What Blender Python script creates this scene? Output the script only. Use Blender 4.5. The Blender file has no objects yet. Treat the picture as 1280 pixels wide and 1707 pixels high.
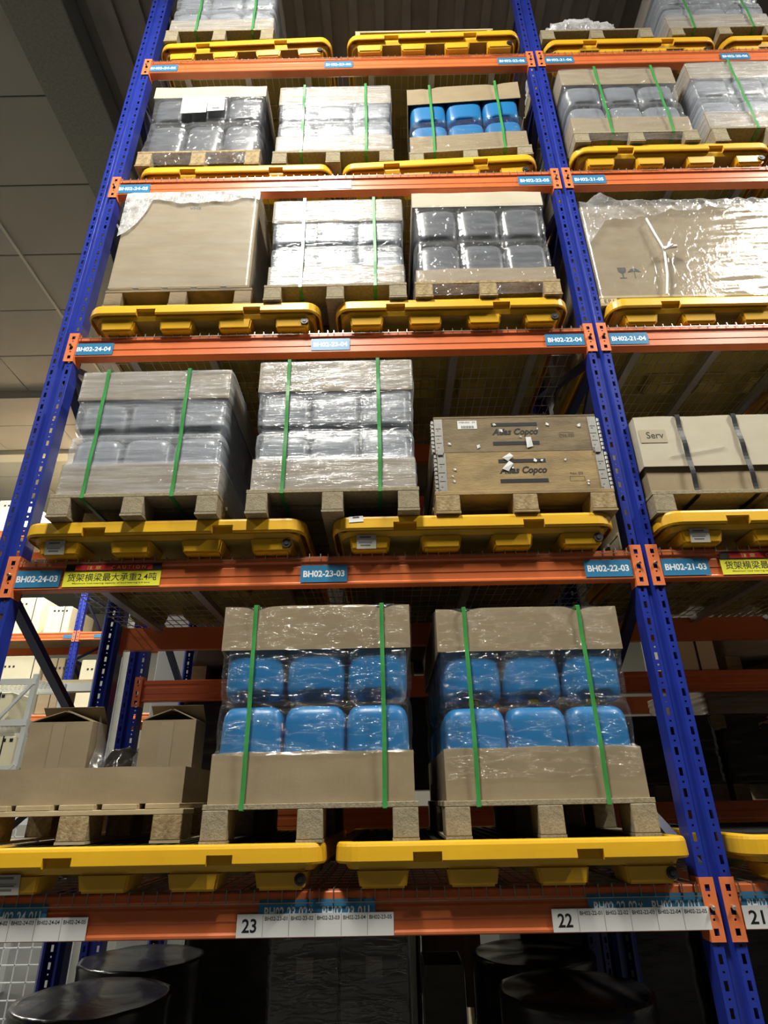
import bpy, bmesh, math, random
from mathutils import Vector, Matrix, noise
R = math.radians
SC = bpy.context.scene
COL = SC.collection
random.seed(7)

# ------------------------------------------------------------------ camera
CAM_POS = Vector((-1.1764, -2.5667, 1.6))
PITCH, YAW, ROLL, FPX = 0.44889, -0.00263, -0.01812, 1000.0
F_ = Vector((math.sin(YAW) * math.cos(PITCH), math.cos(YAW) * math.cos(PITCH), math.sin(PITCH)))
R0 = Vector((math.cos(YAW), -math.sin(YAW), 0)); U0 = R0.cross(F_)
RR = math.cos(ROLL) * R0 + math.sin(ROLL) * U0
UU = -math.sin(ROLL) * R0 + math.cos(ROLL) * U0
cd = bpy.data.cameras.new('camera'); cam = bpy.data.objects.new('camera', cd); COL.objects.link(cam)
m = Matrix((RR, UU, -F_)).transposed().to_4x4(); m.translation = CAM_POS
cam.matrix_world = m
cd.sensor_fit = 'VERTICAL'; cd.sensor_height = 24.0; cd.sensor_width = 18.0
cd.lens = 24.0 * FPX / 1707.0; cd.clip_start = 0.05; cd.clip_end = 200
SC.camera = cam

# ------------------------------------------------------------------ world, lights, exposure
w = bpy.data.worlds.new('world'); SC.world = w; w.use_nodes = True
bg = w.node_tree.nodes['Background']; bg.inputs[0].default_value = (0.95, 0.98, 0.92, 1); bg.inputs[1].default_value = 0.012
SC.view_settings.view_transform = 'Standard'; SC.view_settings.look = 'None'
SC.view_settings.exposure = -0.05; SC.view_settings.gamma = 1.0
SC.view_settings.use_curve_mapping = False
LAMPS = [  # x, y, z, rotation, power : the high-bay luminaires of this hall
    (-2.05, -2.8, 8.05, 90, 250), (4.0, -2.8, 8.05, 90, 250), (-8.1, -2.8, 8.05, 90, 90), (10.1, -2.8, 8.05, 90, 70),
    (-8.2, 3.6, 7.6, 90, 200), (-6.6, 7.6, 7.6, 90, 330), (-10.5, 8.5, 7.6, 90, 300), (2.5, 6.6, 7.6, 0, 80),
    (-1.75, 2.3, 7.86, 0, 10)]

# ------------------------------------------------------------------ materials
def mat(name, col, rough=0.5, metal=0.0, n=None, bump=None, spec=0.5, col2=None, ns=(1, 1, 1), coat=0.0, emit=0.0):
    """col -> col2 mottled by noise of scale n, stretched by ns; bump = (scale, strength)"""
    mt = bpy.data.materials.new(name); mt.use_nodes = True
    nt = mt.node_tree; b = nt.nodes['Principled BSDF']
    b.inputs['Base Color'].default_value = (*col, 1); b.inputs['Roughness'].default_value = rough
    b.inputs['Metallic'].default_value = metal; b.inputs['Specular IOR Level'].default_value = spec
    b.inputs['Coat Weight'].default_value = coat
    if emit:
        b.inputs['Emission Color'].default_value = (*col, 1); b.inputs['Emission Strength'].default_value = emit
    tc = nt.nodes.new('ShaderNodeTexCoord'); mp = nt.nodes.new('ShaderNodeMapping')
    mp.inputs['Scale'].default_value = ns; nt.links.new(tc.outputs['Object'], mp.inputs[0])
    if n:
        no = nt.nodes.new('ShaderNodeTexNoise'); no.inputs['Scale'].default_value = n; no.inputs['Detail'].default_value = 6
        no.inputs['Roughness'].default_value = 0.65
        nt.links.new(mp.outputs[0], no.inputs['Vector'])
        cr = nt.nodes.new('ShaderNodeValToRGB'); cr.color_ramp.elements[0].position = 0.35; cr.color_ramp.elements[1].position = 0.65
        cr.color_ramp.elements[0].color = (*col, 1); cr.color_ramp.elements[1].color = (*(col2 or [c * 0.8 for c in col]), 1)
        nt.links.new(no.outputs['Fac'], cr.inputs[0]); nt.links.new(cr.outputs[0], b.inputs['Base Color'])
    if bump:
        n2 = nt.nodes.new('ShaderNodeTexNoise'); n2.inputs['Scale'].default_value = bump[0]; n2.inputs['Detail'].default_value = 4
        nt.links.new(mp.outputs[0], n2.inputs['Vector'])
        bp = nt.nodes.new('ShaderNodeBump'); bp.inputs['Strength'].default_value = bump[1]; bp.inputs['Distance'].default_value = 0.004
        nt.links.new(n2.outputs['Fac'], bp.inputs['Height']); nt.links.new(bp.outputs[0], b.inputs['Normal'])
    return mt

def film_mat(name, milk, gloss, rough, tint=(0.8, 0.82, 0.86), sc=(1.4, 1.4, 34.0), strength=1.0, ridge=0.9, rd=0.0022):
    mt = bpy.data.materials.new(name); mt.use_nodes = True; nt = mt.node_tree; N = nt.nodes; L = nt.links
    N.clear(); out = N.new('ShaderNodeOutputMaterial')
    tc = N.new('ShaderNodeTexCoord'); mp = N.new('ShaderNodeMapping'); mp.inputs['Scale'].default_value = sc
    mp.inputs['Rotation'].default_value = (0, 0.05, 0)
    L.new(tc.outputs['Object'], mp.inputs[0])
    n1 = N.new('ShaderNodeTexNoise'); n1.inputs['Scale'].default_value = 2.2; n1.inputs['Detail'].default_value = 8; n1.inputs['Roughness'].default_value = 0.72
    L.new(mp.outputs[0], n1.inputs['Vector'])
    n2 = N.new('ShaderNodeTexNoise'); n2.inputs['Scale'].default_value = 9; n2.inputs['Detail'].default_value = 4
    L.new(tc.outputs['Object'], n2.inputs['Vector'])
    ad = N.new('ShaderNodeMath'); ad.operation = 'MULTIPLY_ADD'; L.new(n2.outputs['Fac'], ad.inputs[0]); ad.inputs[1].default_value = 0.6
    L.new(n1.outputs['Fac'], ad.inputs[2])
    bp0 = N.new('ShaderNodeBump'); bp0.inputs['Strength'].default_value = strength; bp0.inputs['Distance'].default_value = 0.0016
    L.new(ad.outputs[0], bp0.inputs['Height'])
    # thin raised creases
    mp2 = N.new('ShaderNodeMapping'); mp2.inputs['Scale'].default_value = (sc[0] * 1.3, sc[1] * 1.3, sc[2] * 0.5); mp2.inputs['Rotation'].default_value = (0, -0.16, 0)
    L.new(tc.outputs['Object'], mp2.inputs[0])
    n3 = N.new('ShaderNodeTexNoise'); n3.inputs['Scale'].default_value = 3.0; n3.inputs['Detail'].default_value = 3; L.new(mp2.outputs[0], n3.inputs['Vector'])
    rp = N.new('ShaderNodeValToRGB'); e = rp.color_ramp.elements; rp.color_ramp.interpolation = 'EASE'; e[0].position = 0.44; e[0].color = (0, 0, 0, 1); e[1].position = 0.56; e[1].color = (0, 0, 0, 1)
    k = e.new(0.5); k.color = (1, 1, 1, 1)
    L.new(n3.outputs['Fac'], rp.inputs[0])
    bp = N.new('ShaderNodeBump'); bp.inputs['Strength'].default_value = ridge; bp.inputs['Distance'].default_value = rd
    L.new(rp.outputs[0], bp.inputs['Height']); L.new(bp0.outputs[0], bp.inputs['Normal'])
    tr = N.new('ShaderNodeBsdfTransparent'); tr.inputs[0].default_value = (0.985, 0.988, 0.99, 1)
    df = N.new('ShaderNodeBsdfDiffuse'); df.inputs[0].default_value = (*tint, 1)
    gl = N.new('ShaderNodeBsdfGlossy'); gl.inputs[0].default_value = (1, 1, 1, 1); gl.inputs['Roughness'].default_value = rough
    L.new(bp.outputs[0], gl.inputs['Normal'])
    mr = N.new('ShaderNodeMapRange'); L.new(n1.outputs['Fac'], mr.inputs['Value']); mr.inputs['From Min'].default_value = 0.35; mr.inputs['From Max'].default_value = 0.68
    mr.inputs['To Min'].default_value = milk * 0.45; mr.inputs['To Max'].default_value = milk * 1.7
    m1 = N.new('ShaderNodeMixShader'); L.new(mr.outputs[0], m1.inputs[0]); L.new(tr.outputs[0], m1.inputs[1]); L.new(df.outputs[0], m1.inputs[2])
    m2 = N.new('ShaderNodeMixShader'); m2.inputs[0].default_value = gloss; L.new(m1.outputs[0], m2.inputs[1]); L.new(gl.outputs[0], m2.inputs[2])
    L.new(m2.outputs[0], out.inputs[0])
    return mt

M = dict(
    card=mat('cardboard', (0.33, 0.26, 0.165), 0.75, n=5, col2=(0.285, 0.22, 0.135), ns=(1, 1, 2.2), bump=(120, 0.08), spec=0.2),
    card_pale=mat('pale_cardboard', (0.56, 0.50, 0.395), 0.75, n=5, col2=(0.51, 0.455, 0.35), ns=(1, 1, 2), bump=(120, 0.06), spec=0.2),
    card_tape=mat('brown_tape', (0.33, 0.26, 0.175), 0.35, spec=0.4),
    press=mat('pressed_wood', (0.36, 0.31, 0.215), 0.85, n=60, col2=(0.25, 0.205, 0.135), bump=(150, 0.5), spec=0.15),
    osb=mat('chip_block_wood', (0.44, 0.34, 0.19), 0.85, n=45, col2=(0.27, 0.19, 0.10), bump=(90, 0.8), spec=0.15),
    pine=mat('pine_wood', (0.55, 0.46, 0.29), 0.7, n=4, col2=(0.43, 0.34, 0.2), ns=(1.5, 1.5, 10), spec=0.25),
    crate=mat('worn_crate_wood', (0.27, 0.20, 0.115), 0.75, n=5, col2=(0.15, 0.115, 0.07), ns=(1.0, 1, 3.2), bump=(60, 0.3), spec=0.25),
    crate2=mat('golden_crate_wood', (0.40, 0.28, 0.13), 0.7, n=5, col2=(0.23, 0.165, 0.085), ns=(1.0, 1, 3.2), bump=(60, 0.3), spec=0.25),
    yellow=mat('yellow_plastic', (0.82, 0.47, 0.022), 0.36, n=3.5, col2=(0.75, 0.41, 0.02), bump=(18, 0.12), spec=0.45),
    yellow_shade=mat('shaded_yellow_underside', (0.34, 0.26, 0.06), 0.7, n=6, col2=(0.25, 0.19, 0.05), spec=0.35),  # underside shade put into the colour as a darker yellow
    black=mat('black_plastic', (0.014, 0.014, 0.015), 0.5),
    orange=mat('orange_paint', (0.70, 0.175, 0.055), 0.33, n=9, col2=(0.64, 0.15, 0.045), spec=0.5, coat=0.15),
    plate=mat('orange_plate_paint', (0.82, 0.22, 0.075), 0.4, n=14, col2=(0.72, 0.18, 0.06), spec=0.5),
    blue=mat('blue_paint', (0.020, 0.040, 0.34), 0.28, n=7, col2=(0.016, 0.032, 0.27), spec=0.6, coat=0.3),
    navy=mat('navy_brace_paint', (0.010, 0.016, 0.085), 0.35, spec=0.5),
    galv=mat('galvanised_steel', (0.52, 0.51, 0.48), 0.38, metal=0.75, n=30, col2=(0.42, 0.41, 0.39)),
    wire=mat('zinc_wire', (0.62, 0.58, 0.52), 0.3, metal=0.85),
    canb=mat('blue_can_plastic', (0.014, 0.175, 0.44), 0.36, n=4, col2=(0.012, 0.155, 0.39), spec=0.5, bump=(14, 0.12)),
    cang=mat('grey_can_plastic', (0.21, 0.23, 0.275), 0.33, n=4, col2=(0.16, 0.175, 0.21), spec=0.5, bump=(14, 0.12)),
    cand=mat('dark_grey_can_plastic', (0.10, 0.108, 0.13), 0.30, n=4, col2=(0.075, 0.08, 0.10), spec=0.5, bump=(14, 0.12)),
    capy=mat('yellow_cap_plastic', (0.80, 0.56, 0.02), 0.4),
    strap=mat('green_strap', (0.045, 0.25, 0.06), 0.3, spec=0.6, n=50, col2=(0.06, 0.33, 0.085), ns=(1, 1, 0.2)),
    bstrap=mat('black_strap', (0.012, 0.012, 0.015), 0.4),
    paper=mat('white_paper', (0.72, 0.72, 0.72), 0.5, spec=0.4),
    paperg=mat('grey_paper', (0.52, 0.51, 0.46), 0.6),
    ink=mat('black_ink', (0.010, 0.010, 0.012), 0.5),
    inkg=mat('grey_ink', (0.16, 0.16, 0.165), 0.6),
    inkbrown=mat('brown_ink', (0.055, 0.04, 0.028), 0.7),
    white=mat('white_print', (0.88, 0.9, 0.92), 0.4),
    lblue=mat('label_blue', (0.035, 0.20, 0.40), 0.3, spec=0.5, n=10, col2=(0.045, 0.23, 0.44)),
    lyel=mat('label_yellow', (0.85, 0.82, 0.06), 0.35),
    lred=mat('label_red', (0.50, 0.035, 0.03), 0.35),
    lgold=mat('label_gold', (0.85, 0.55, 0.2), 0.4),
    ceil=mat('ceiling_panel_paint', (0.42, 0.415, 0.37), 0.8, n=1.2, col2=(0.385, 0.38, 0.34), spec=0.2),
    ceilseam=mat('ceiling_backing', (0.26, 0.25, 0.22), 0.9),
    ceilbeam=mat('sprayed_beam_plaster', (0.30, 0.31, 0.275), 0.95, n=40, col2=(0.23, 0.24, 0.21), bump=(60, 0.6), spec=0.1),
    deck=mat('roof_deck_steel', (0.34, 0.315, 0.28), 0.7, n=3, col2=(0.27, 0.25, 0.225)),
    trim=mat('ceiling_track', (0.62, 0.61, 0.54), 0.6),
    wall=mat('hall_wall_paint', (0.60, 0.585, 0.50), 0.8, spec=0.2),
    floor=mat('grey_floor_coating', (0.055, 0.056, 0.053), 0.35, n=2, col2=(0.045, 0.046, 0.044)),
    shelf=mat('light_shelf_paint', (0.50, 0.51, 0.50), 0.45),
    cream=mat('cream_box_board', (0.72, 0.66, 0.47), 0.6, n=3, col2=(0.67, 0.61, 0.43)),
    lamp=mat('lamp_diffuser', (1.0, 1.0, 0.96), 0.5, emit=6.0),
    housing=mat('lamp_housing', (0.5, 0.5, 0.5), 0.4),
    dark=mat('dark_wrapped_board', (0.06, 0.052, 0.045), 0.5, n=6, col2=(0.045, 0.038, 0.033)),
    brown=mat('brown_wrapped_board', (0.20, 0.165, 0.12), 0.5, n=6, col2=(0.15, 0.125, 0.09), ns=(1, 1, 4)),
    bfilm=mat('black_film', (0.016, 0.015, 0.014), 0.24, bump=(9, 1.0), n=3, col2=(0.028, 0.026, 0.024), spec=0.5, ns=(1, 1, 3)),
    white_pillar=mat('white_pillar_paint', (0.84, 0.85, 0.78), 0.7),
    tape_pale=mat('pale_brown_tape', (0.43, 0.36, 0.26), 0.35, spec=0.4),
)
FILM = dict(
    milky=film_mat('milky_stretch_film', 0.24, 0.10, 0.15, tint=(0.70, 0.74, 0.82)),
    clear=film_mat('clear_stretch_film', 0.02, 0.09, 0.10, strength=1.0, ridge=1.0, rd=0.006, sc=(1.8, 1.8, 20)),
    grey=film_mat('thin_stretch_film', 0.08, 0.08, 0.12, sc=(2.5, 2.5, 12)),
    card=film_mat('film_over_carton', 0.10, 0.02, 0.2, tint=(0.80, 0.80, 0.78), sc=(1, 1, 5), ridge=0.2, rd=0.001),
    sheet=film_mat('plastic_sheet', 0.50, 0.10, 0.20, tint=(0.85, 0.85, 0.88), sc=(5, 5, 7), strength=1.0),
    cover=film_mat('loose_plastic_cover', 0.20, 0.12, 0.15, tint=(0.85, 0.85, 0.88), sc=(4, 4, 6), strength=1.0),
    clearsheet=film_mat('clear_plastic_sheet', 0.06, 0.10, 0.13, tint=(0.9, 0.9, 0.92), sc=(3, 3, 5), strength=1.0, ridge=0.3),
)

# ------------------------------------------------------------------ helpers
CACHE = {}
def mesh_from(name, verts, faces, mt, smooth=False):
    me = bpy.data.meshes.new(name); me.from_pydata([tuple(v) for v in verts], [], faces); me.update()
    if mt: me.materials.append(mt)
    if smooth: me.polygons.foreach_set('use_smooth', [True] * len(me.polygons))
    return me

def box_mesh(sx, sy, sz, mt, bev=0.0):
    """box centred in x and y, base at z = 0"""
    key = ('box', round(sx, 4), round(sy, 4), round(sz, 4), mt.name, bev)
    if key in CACHE: return CACHE[key]
    bm = bmesh.new(); bmesh.ops.create_cube(bm, size=1)
    for v in bm.verts: v.co = Vector((v.co.x * sx, v.co.y * sy, (v.co.z + 0.5) * sz))
    if bev: bmesh.ops.bevel(bm, geom=bm.edges[:], offset=bev, segments=1, affect='EDGES')
    me = bpy.data.meshes.new('box'); bm.to_mesh(me); bm.free(); me.materials.append(mt)
    CACHE[key] = me; return me

def setp(o, label=None, cat=None, group=None, kind=None):
    if label: o['label'] = label
    if cat: o['category'] = cat
    if group: o['group'] = group
    if kind: o['kind'] = kind
    return o

def part(name, me, parent=None, loc=(0, 0, 0), rot=(0, 0, 0), scale=(1, 1, 1), **kw):
    o = bpy.data.objects.new(name, me); COL.objects.link(o)
    o.location = loc; o.rotation_euler = rot; o.scale = scale
    if parent: o.parent = parent
    return setp(o, **kw)

def thing(name, label, cat, loc=(0, 0, 0), rot=(0, 0, 0), group=None):
    o = bpy.data.objects.new(name, None); COL.objects.link(o); o.empty_display_size = 0.1
    o.location = loc; o.rotation_euler = rot
    return setp(o, label, cat, group)

class MB:
    def __init__(s): s.v = []; s.f = []
    def box(s, x0, x1, y0, y1, z0, z1):
        b = len(s.v)
        s.v += [(x0, y0, z0), (x1, y0, z0), (x1, y1, z0), (x0, y1, z0), (x0, y0, z1), (x1, y0, z1), (x1, y1, z1), (x0, y1, z1)]
        s.f += [tuple(b + i for i in q) for q in ((0, 3, 2, 1), (4, 5, 6, 7), (0, 1, 5, 4), (1, 2, 6, 5), (2, 3, 7, 6), (3, 0, 4, 7))]
    def bar(s, a, b_, w, h=None, n=4):
        a = Vector(a); b_ = Vector(b_); h = h or w; d = (b_ - a).normalized()
        u = d.cross(Vector((0, 0, 1)));
        if u.length < 1e-3: u = d.cross(Vector((1, 0, 0)))
        u.normalize(); t = u.cross(d); k = len(s.v)
        for p in (a, b_):
            for i in range(n):
                an = 2 * math.pi * (i + 0.5) / n
                r = 0.7071 if n == 4 else 0.5
                s.v.append(tuple(p + u * math.cos(an) * w * r + t * math.sin(an) * h * r))
        for i in range(n): s.f.append((k + i, k + (i + 1) % n, k + n + (i + 1) % n, k + n + i))
        s.f.append(tuple(k + i for i in reversed(range(n)))); s.f.append(tuple(k + n + i for i in range(n)))
    def quad(s, *p):
        k = len(s.v); s.v += [tuple(q) for q in p]; s.f.append(tuple(range(k, k + len(p))))
    def mesh(s, name, mt, smooth=False): return mesh_from(name, s.v, s.f, mt, smooth)

def text_mesh(body, wd, ht, mt, bold=0.0, shear=0.0):
    """lettering in the XZ plane facing -Y, centred, fitted to wd x ht"""
    key = ('txt', body, wd, ht, mt.name, bold)
    if key in CACHE: return CACHE[key]
    c = bpy.data.curves.new('lettering', 'FONT'); c.body = body; c.size = 1; c.offset = bold; c.shear = shear
    c.resolution_u = 3
    o = bpy.data.objects.new('tmp', c); COL.objects.link(o)
    bpy.context.view_layer.update()
    me = bpy.data.meshes.new_from_object(o.evaluated_get(bpy.context.evaluated_depsgraph_get()))
    bpy.data.objects.remove(o); bpy.data.curves.remove(c)
    xs = [v.co.x for v in me.vertices]; ys = [v.co.y for v in me.vertices]
    if xs:
        cx, cy = (max(xs) + min(xs)) / 2, (max(ys) + min(ys)) / 2
        sx = wd / (max(xs) - min(xs)); sy = ht / (max(ys) - min(ys))
        for v in me.vertices: v.co = Vector(((v.co.x - cx) * sx, 0, (v.co.y - cy) * sy))
    me.materials.clear(); me.materials.append(mt)
    CACHE[key] = me; return me

def punched(W, H, holes, x0=0.0, z0=0.0):
    """flat sheet (facing -Y) W x H with rectangular holes [(hx0,hx1,hz0,hz1)] in rows that do not overlap in z"""
    mb = MB(); z = 0
    P = lambda a, b: (x0 + a, 0, z0 + b)
    for hx0, hx1, a, b in sorted(holes, key=lambda h: h[2]):
        mb.quad(P(0, z), P(W, z), P(W, a), P(0, a))
        mb.quad(P(0, a), P(hx0, a), P(hx0, b), P(0, b)); mb.quad(P(hx1, a), P(W, a), P(W, b), P(hx1, b)); z = b
    mb.quad(P(0, z), P(W, z), P(W, H), P(0, H))
    return mb

# ------------------------------------------------------------------ setting
ZL = [1.3078, 2.6182, 3.9489, 5.2702, 6.6111]      # tops of the five beams
POST_X = [-2.92, 0.0, 2.92]; WB = 2.80; D = 1.23
HC = 8.3
def shell():
    part('floor', box_mesh(34, 30, 0.1, M['floor']), loc=(-1, 5, -0.1), kind='structure')
    root = part('ceiling', box_mesh(34, 30, 0.1, M['ceilseam']), loc=(-1, 5, HC + 0.03), kind='structure')
    pm = box_mesh(1.485, 0.985, 0.03, M['ceil'], 0.004)
    for i in range(7):
        for j in range(-3, 17):
            part('panel', pm, root, loc=(-4.5 - 1.5 * i - 0.75 + 1, 1.16 + j - 0.5 - 5, -0.03 + random.uniform(0, 0.004)))
    # ribbed steel deck over the storage area
    for i in range(14):
        mb = MB(); x = 0
        for k in range(4):
            a = k * 0.25; mb.box(a, a + 0.17, -15, 15, 0.0, 0.03); mb.box(a + 0.17, a + 0.25, -15, 15, -0.05, 0.03)
        part('deck_sheet', mb.mesh('deck_sheet', M['deck']), root, loc=(-3.85 + i * 1.0 + 1, 0, -0.035))
    for j, y in enumerate((4.4, 8.0)):
        part('trim_%d' % (10 + j), box_mesh(14, 0.12, 0.16, M['deck']), loc=(3.1, y, HC - 0.25), kind='structure')
    part('trim_1', box_mesh(0.55, 26, 0.30, M['ceilbeam'], 0.01), loc=(-4.22, 5, HC - 0.30), kind='structure')
    part('trim_2', box_mesh(0.03, 26, 0.03, M['trim']), loc=(-4.52, 5, HC - 0.03), kind='structure')
    part('trim_3', box_mesh(0.04, 26, 0.03, M['trim']), loc=(-6.0, 5, HC - 0.03), kind='structure')
    part('trim_4', box_mesh(14, 0.45, 0.16, M['ceil']), loc=(-11, 6.3, HC - 0.16), kind='structure')
    part('trim_5', box_mesh(14, 0.30, 0.10, M['wall']), loc=(-11, 8.2, HC - 0.10), kind='structure')
    wb = part('wall_back', box_mesh(34, 0.2, HC, M['wall']), loc=(-1, 20, 0), kind='structure')
    part('wall_left', box_mesh(0.2, 30, HC, M['wall']), loc=(-18, 5, 0), kind='structure')
    part('wall_right', box_mesh(0.2, 30, HC, M['wall']), loc=(16, 5, 0), kind='structure')
shell()

def lamp(x, y, z, rot, pw):
    L = 1.5
    t = thing('ceiling_light', None, 'light', (x, y, z), (0, 0, R(rot)))
    part('housing', box_mesh(L, 0.5, 0.06, M['housing'], 0.005), t)
    part('diffuser', box_mesh(L - 0.06, 0.44, 0.012, M['lamp']), t, loc=(0, 0, -0.0125))
    part('suspension_rod', box_mesh(0.01, 0.01, HC - z - 0.06, M['housing']), t, loc=(0.5, 0, 0.06))
    part('suspension_rod', box_mesh(0.01, 0.01, HC - z - 0.06, M['housing']), t, loc=(-0.5, 0, 0.06))
    ld = bpy.data.lights.new('lamp', 'AREA'); ld.shape = 'RECTANGLE'; ld.size = L; ld.size_y = 0.45; ld.energy = pw * 2.4
    ld.color = (1.0, 0.97, 0.86)
    lo = bpy.data.objects.new('lamp', ld); COL.objects.link(lo); lo.parent = t; lo.location = (0, 0, -0.03)
    return t
for i, a in enumerate(LAMPS):
    t = lamp(*a)
    if i == 8: setp(t, 'slim linear light hanging under the dark ribbed roof above the top shelf')
    else: setp(t, 'linear high-bay light over the ' + ('front aisle before the rack end', 'front aisle before the far bay', 'front aisle beyond the rack end', 'front aisle farthest along', 'open floor beside the ceiling beam', 'far rack with cream cartons', 'far rack end corner', 'aisle behind the back row')[i], group='high-bay lights over the aisles')

# ------------------------------------------------------------------ rack
def upright_profile_mesh(H, key):
    if key in CACHE: return CACHE[key]
    mb = MB(); hw = 0.060; gi = 0.014; go = 0.021
    pitch = 0.075; n = int(H / pitch)
    holes = []
    for i in range(n):
        z = i * pitch + 0.02
        holes.append((0.0125, 0.0265, z, z + 0.030)); holes.append((0.0165, 0.0245, z + 0.050, z + 0.057))
    W = hw - go
    for sgn in (-1, 1):
        p = punched(W, H, holes)
        for (x, y, z) in p.v: mb.v.append((sgn * (hw - x), 0.0 + y, z))
        k = len(mb.v) - len(p.v)
        for f in p.f: mb.f.append(tuple(k + i for i in (f if sgn < 0 else reversed(f))))
        mb.quad((sgn * go, 0, 0), (sgn * go, 0, H), (sgn * gi, 0.016, H), (sgn * gi, 0.016, 0))
        mb.quad((sgn * hw, 0, 0), (sgn * hw, 0, H), (sgn * hw, 0.075, H), (sgn * hw, 0.075, 0))
        mb.quad((sgn * hw, 0.075, 0), (sgn * hw, 0.075, H), (sgn * 0.042, 0.095, H), (sgn * 0.042, 0.095, 0))
        mb.quad((sgn * 0.042, 0.095, 0), (sgn * 0.042, 0.095, H), (sgn * 0.03, 0.095, H), (sgn * 0.03, 0.095, 0))
    mb.quad((-gi, 0.016, 0), (gi, 0.016, 0), (gi, 0.016, H), (-gi, 0.016, H))
    me = mb.mesh('upright_post', M['blue'])
    bm = bmesh.new(); bm.from_mesh(me); bmesh.ops.remove_doubles(bm, verts=bm.verts, dist=1e-5)
    bmesh.ops.recalc_face_normals(bm, faces=bm.faces); bm.to_mesh(me); bm.free()
    CACHE[key] = me; return me

def frame(x, y, depth, H, label, nodes, inner=True, group=None):
    t = thing('rack_upright_frame', label, 'rack frame', (x, y, 0), group=group)
    pm = upright_profile_mesh(H, ('post', H))
    for yy, ry in ((0, 0), (depth, math.pi)):
        o = part('post', pm, t, loc=(0, yy, 0), rot=(0, 0, ry))
        md = o.modifiers.new('sheet', 'SOLIDIFY'); md.thickness = 0.0022; md.offset = 0
        part('base_plate', box_mesh(0.16, 0.14, 0.008, M['blue']), t, loc=(0, 0.05 if ry == 0 else depth - 0.05, 0))
    for i, z in enumerate(nodes):
        y0, y1 = 0.06, depth - 0.06; zm = z - 0.61
        for a, b in (((0, y0, z), (0, y1, zm)), ((0, y1, zm - 0.04), (0, y0, z - 1.18))):
            if b[2] < 0.1: continue
            mb = MB(); mb.bar(a, b, 0.045, 0.035); part('diagonal_brace', mb.mesh('brace', M['navy']), t)
        if i: mb = MB(); mb.bar((0, y0, z + 0.03), (0, y1, z + 0.03), 0.045, 0.035); part('cross_brace', mb.mesh('brace', M['navy']), t)
    return t
NODES = [2.50, 3.74, 4.97, 6.20, 7.42]
frame(-2.92, 0, D, 7.95, 'blue perforated upright frame at the end of the rack, beside the bare ceiling view', NODES)
frame(0.0, 0, D, 7.95, 'tall blue perforated upright frame between the two bays, carrying the paired orange plates', NODES)
frame(2.92, 0, D, 7.95, 'blue upright frame closing the bay beyond the picture edge', NODES)

def beam_mesh(L, mt):
    key = ('beam', L, mt.name)
    if key in CACHE: return CACHE[key]
    prof = [(0.05, 0), (0.004, 0), (0, -0.004), (0, -0.026), (0.007, -0.034), (0.007, -0.044), (0.003, -0.052), (0.003, -0.088), (0.006, -0.093),
            (0.006, -0.122), (-0.001, -0.129), (-0.001, -0.136), (0.003, -0.140), (0.05, -0.140)]
    v = []; n = len(prof)
    for x in (-L / 2, L / 2): v += [(x, a, b) for a, b in prof]
    f = [(i, (i + 1) % n, n + (i + 1) % n, n + i) for i in range(n)] + [tuple(reversed(range(n))), tuple(range(n, 2 * n))]
    me = mesh_from('beam', v, f, mt)
    bm = bmesh.new(); bm.from_mesh(me); bmesh.ops.recalc_face_normals(bm, faces=bm.faces); bm.to_mesh(me); bm.free()
    CACHE[key] = me; return me

def plate_mesh(sgn):
    key = ('plate', sgn)
    if key in CACHE: return CACHE[key]
    W, H = 0.052, 0.196
    holes = [(0.016, 0.034, 0.018, 0.040), (0.021, 0.029, 0.062, 0.070), (0.016, 0.034, 0.080, 0.102), (0.021, 0.029, 0.135, 0.143), (0.016, 0.034, 0.152, 0.174)]
    p = punched(W, H, holes, z0=-0.173)
    mb = MB(); k = 0.007
    for (x, y, z) in p.v: mb.v.append((sgn * (x - 0.002), -0.007, z))
    for f in p.f: mb.f.append(f)
    # folded side leg running back past the beam end, and shallow dark backs of the slots
    mb.quad((sgn * -0.002, -0.007, -0.173), (sgn * -0.002, -0.007, 0.023), (sgn * -0.002, 0.06, 0.023), (sgn * -0.002, 0.06, -0.173))
    me = mb.mesh('plate', M['plate']); bm = bmesh.new(); bm.from_mesh(me); bmesh.ops.remove_doubles(bm, verts=bm.verts, dist=1e-5)
    bm.to_mesh(me); bm.free()
    CACHE[key] = me; return me

def pin_mesh():
    if 'pin' in CACHE: return CACHE['pin']
    mb = MB(); mb.bar((0, -0.014, 0), (0, 0.0, 0.002), 0.012, n=8); mb.bar((0, -0.018, -0.004), (0, -0.012, 0.0), 0.015, n=8)
    CACHE['pin'] = mb.mesh('pin', M['wire']); return CACHE['pin']

def sticker(parent, name, x0, x1, z0, z1, mt, y=-0.003, th=0.0012, **kw):
    return part(name, box_mesh(x1 - x0, th, z1 - z0, mt), parent, loc=((x0 + x1) / 2, y, z0), **kw)

def beam(bx, y, z, label, flip=False, L=WB, pins=True, group=None, mt=None):
    t = thing('load_beam', label, 'rack beam', (bx, y, z), (0, 0, math.pi if flip else 0), group=group)
    part('beam', beam_mesh(L, mt or M['orange']), t)
    for s in (-1, 1):
        o = part('connector_plate', plate_mesh(s), t, loc=(s * L / 2, 0, 0))
        md = o.modifiers.new('sheet', 'SOLIDIFY'); md.thickness = 0.003
        if pins: part('locking_pin', pin_mesh(), t, loc=(s * (L / 2 + 0.023), -0.006, -0.068))
    return t

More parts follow.
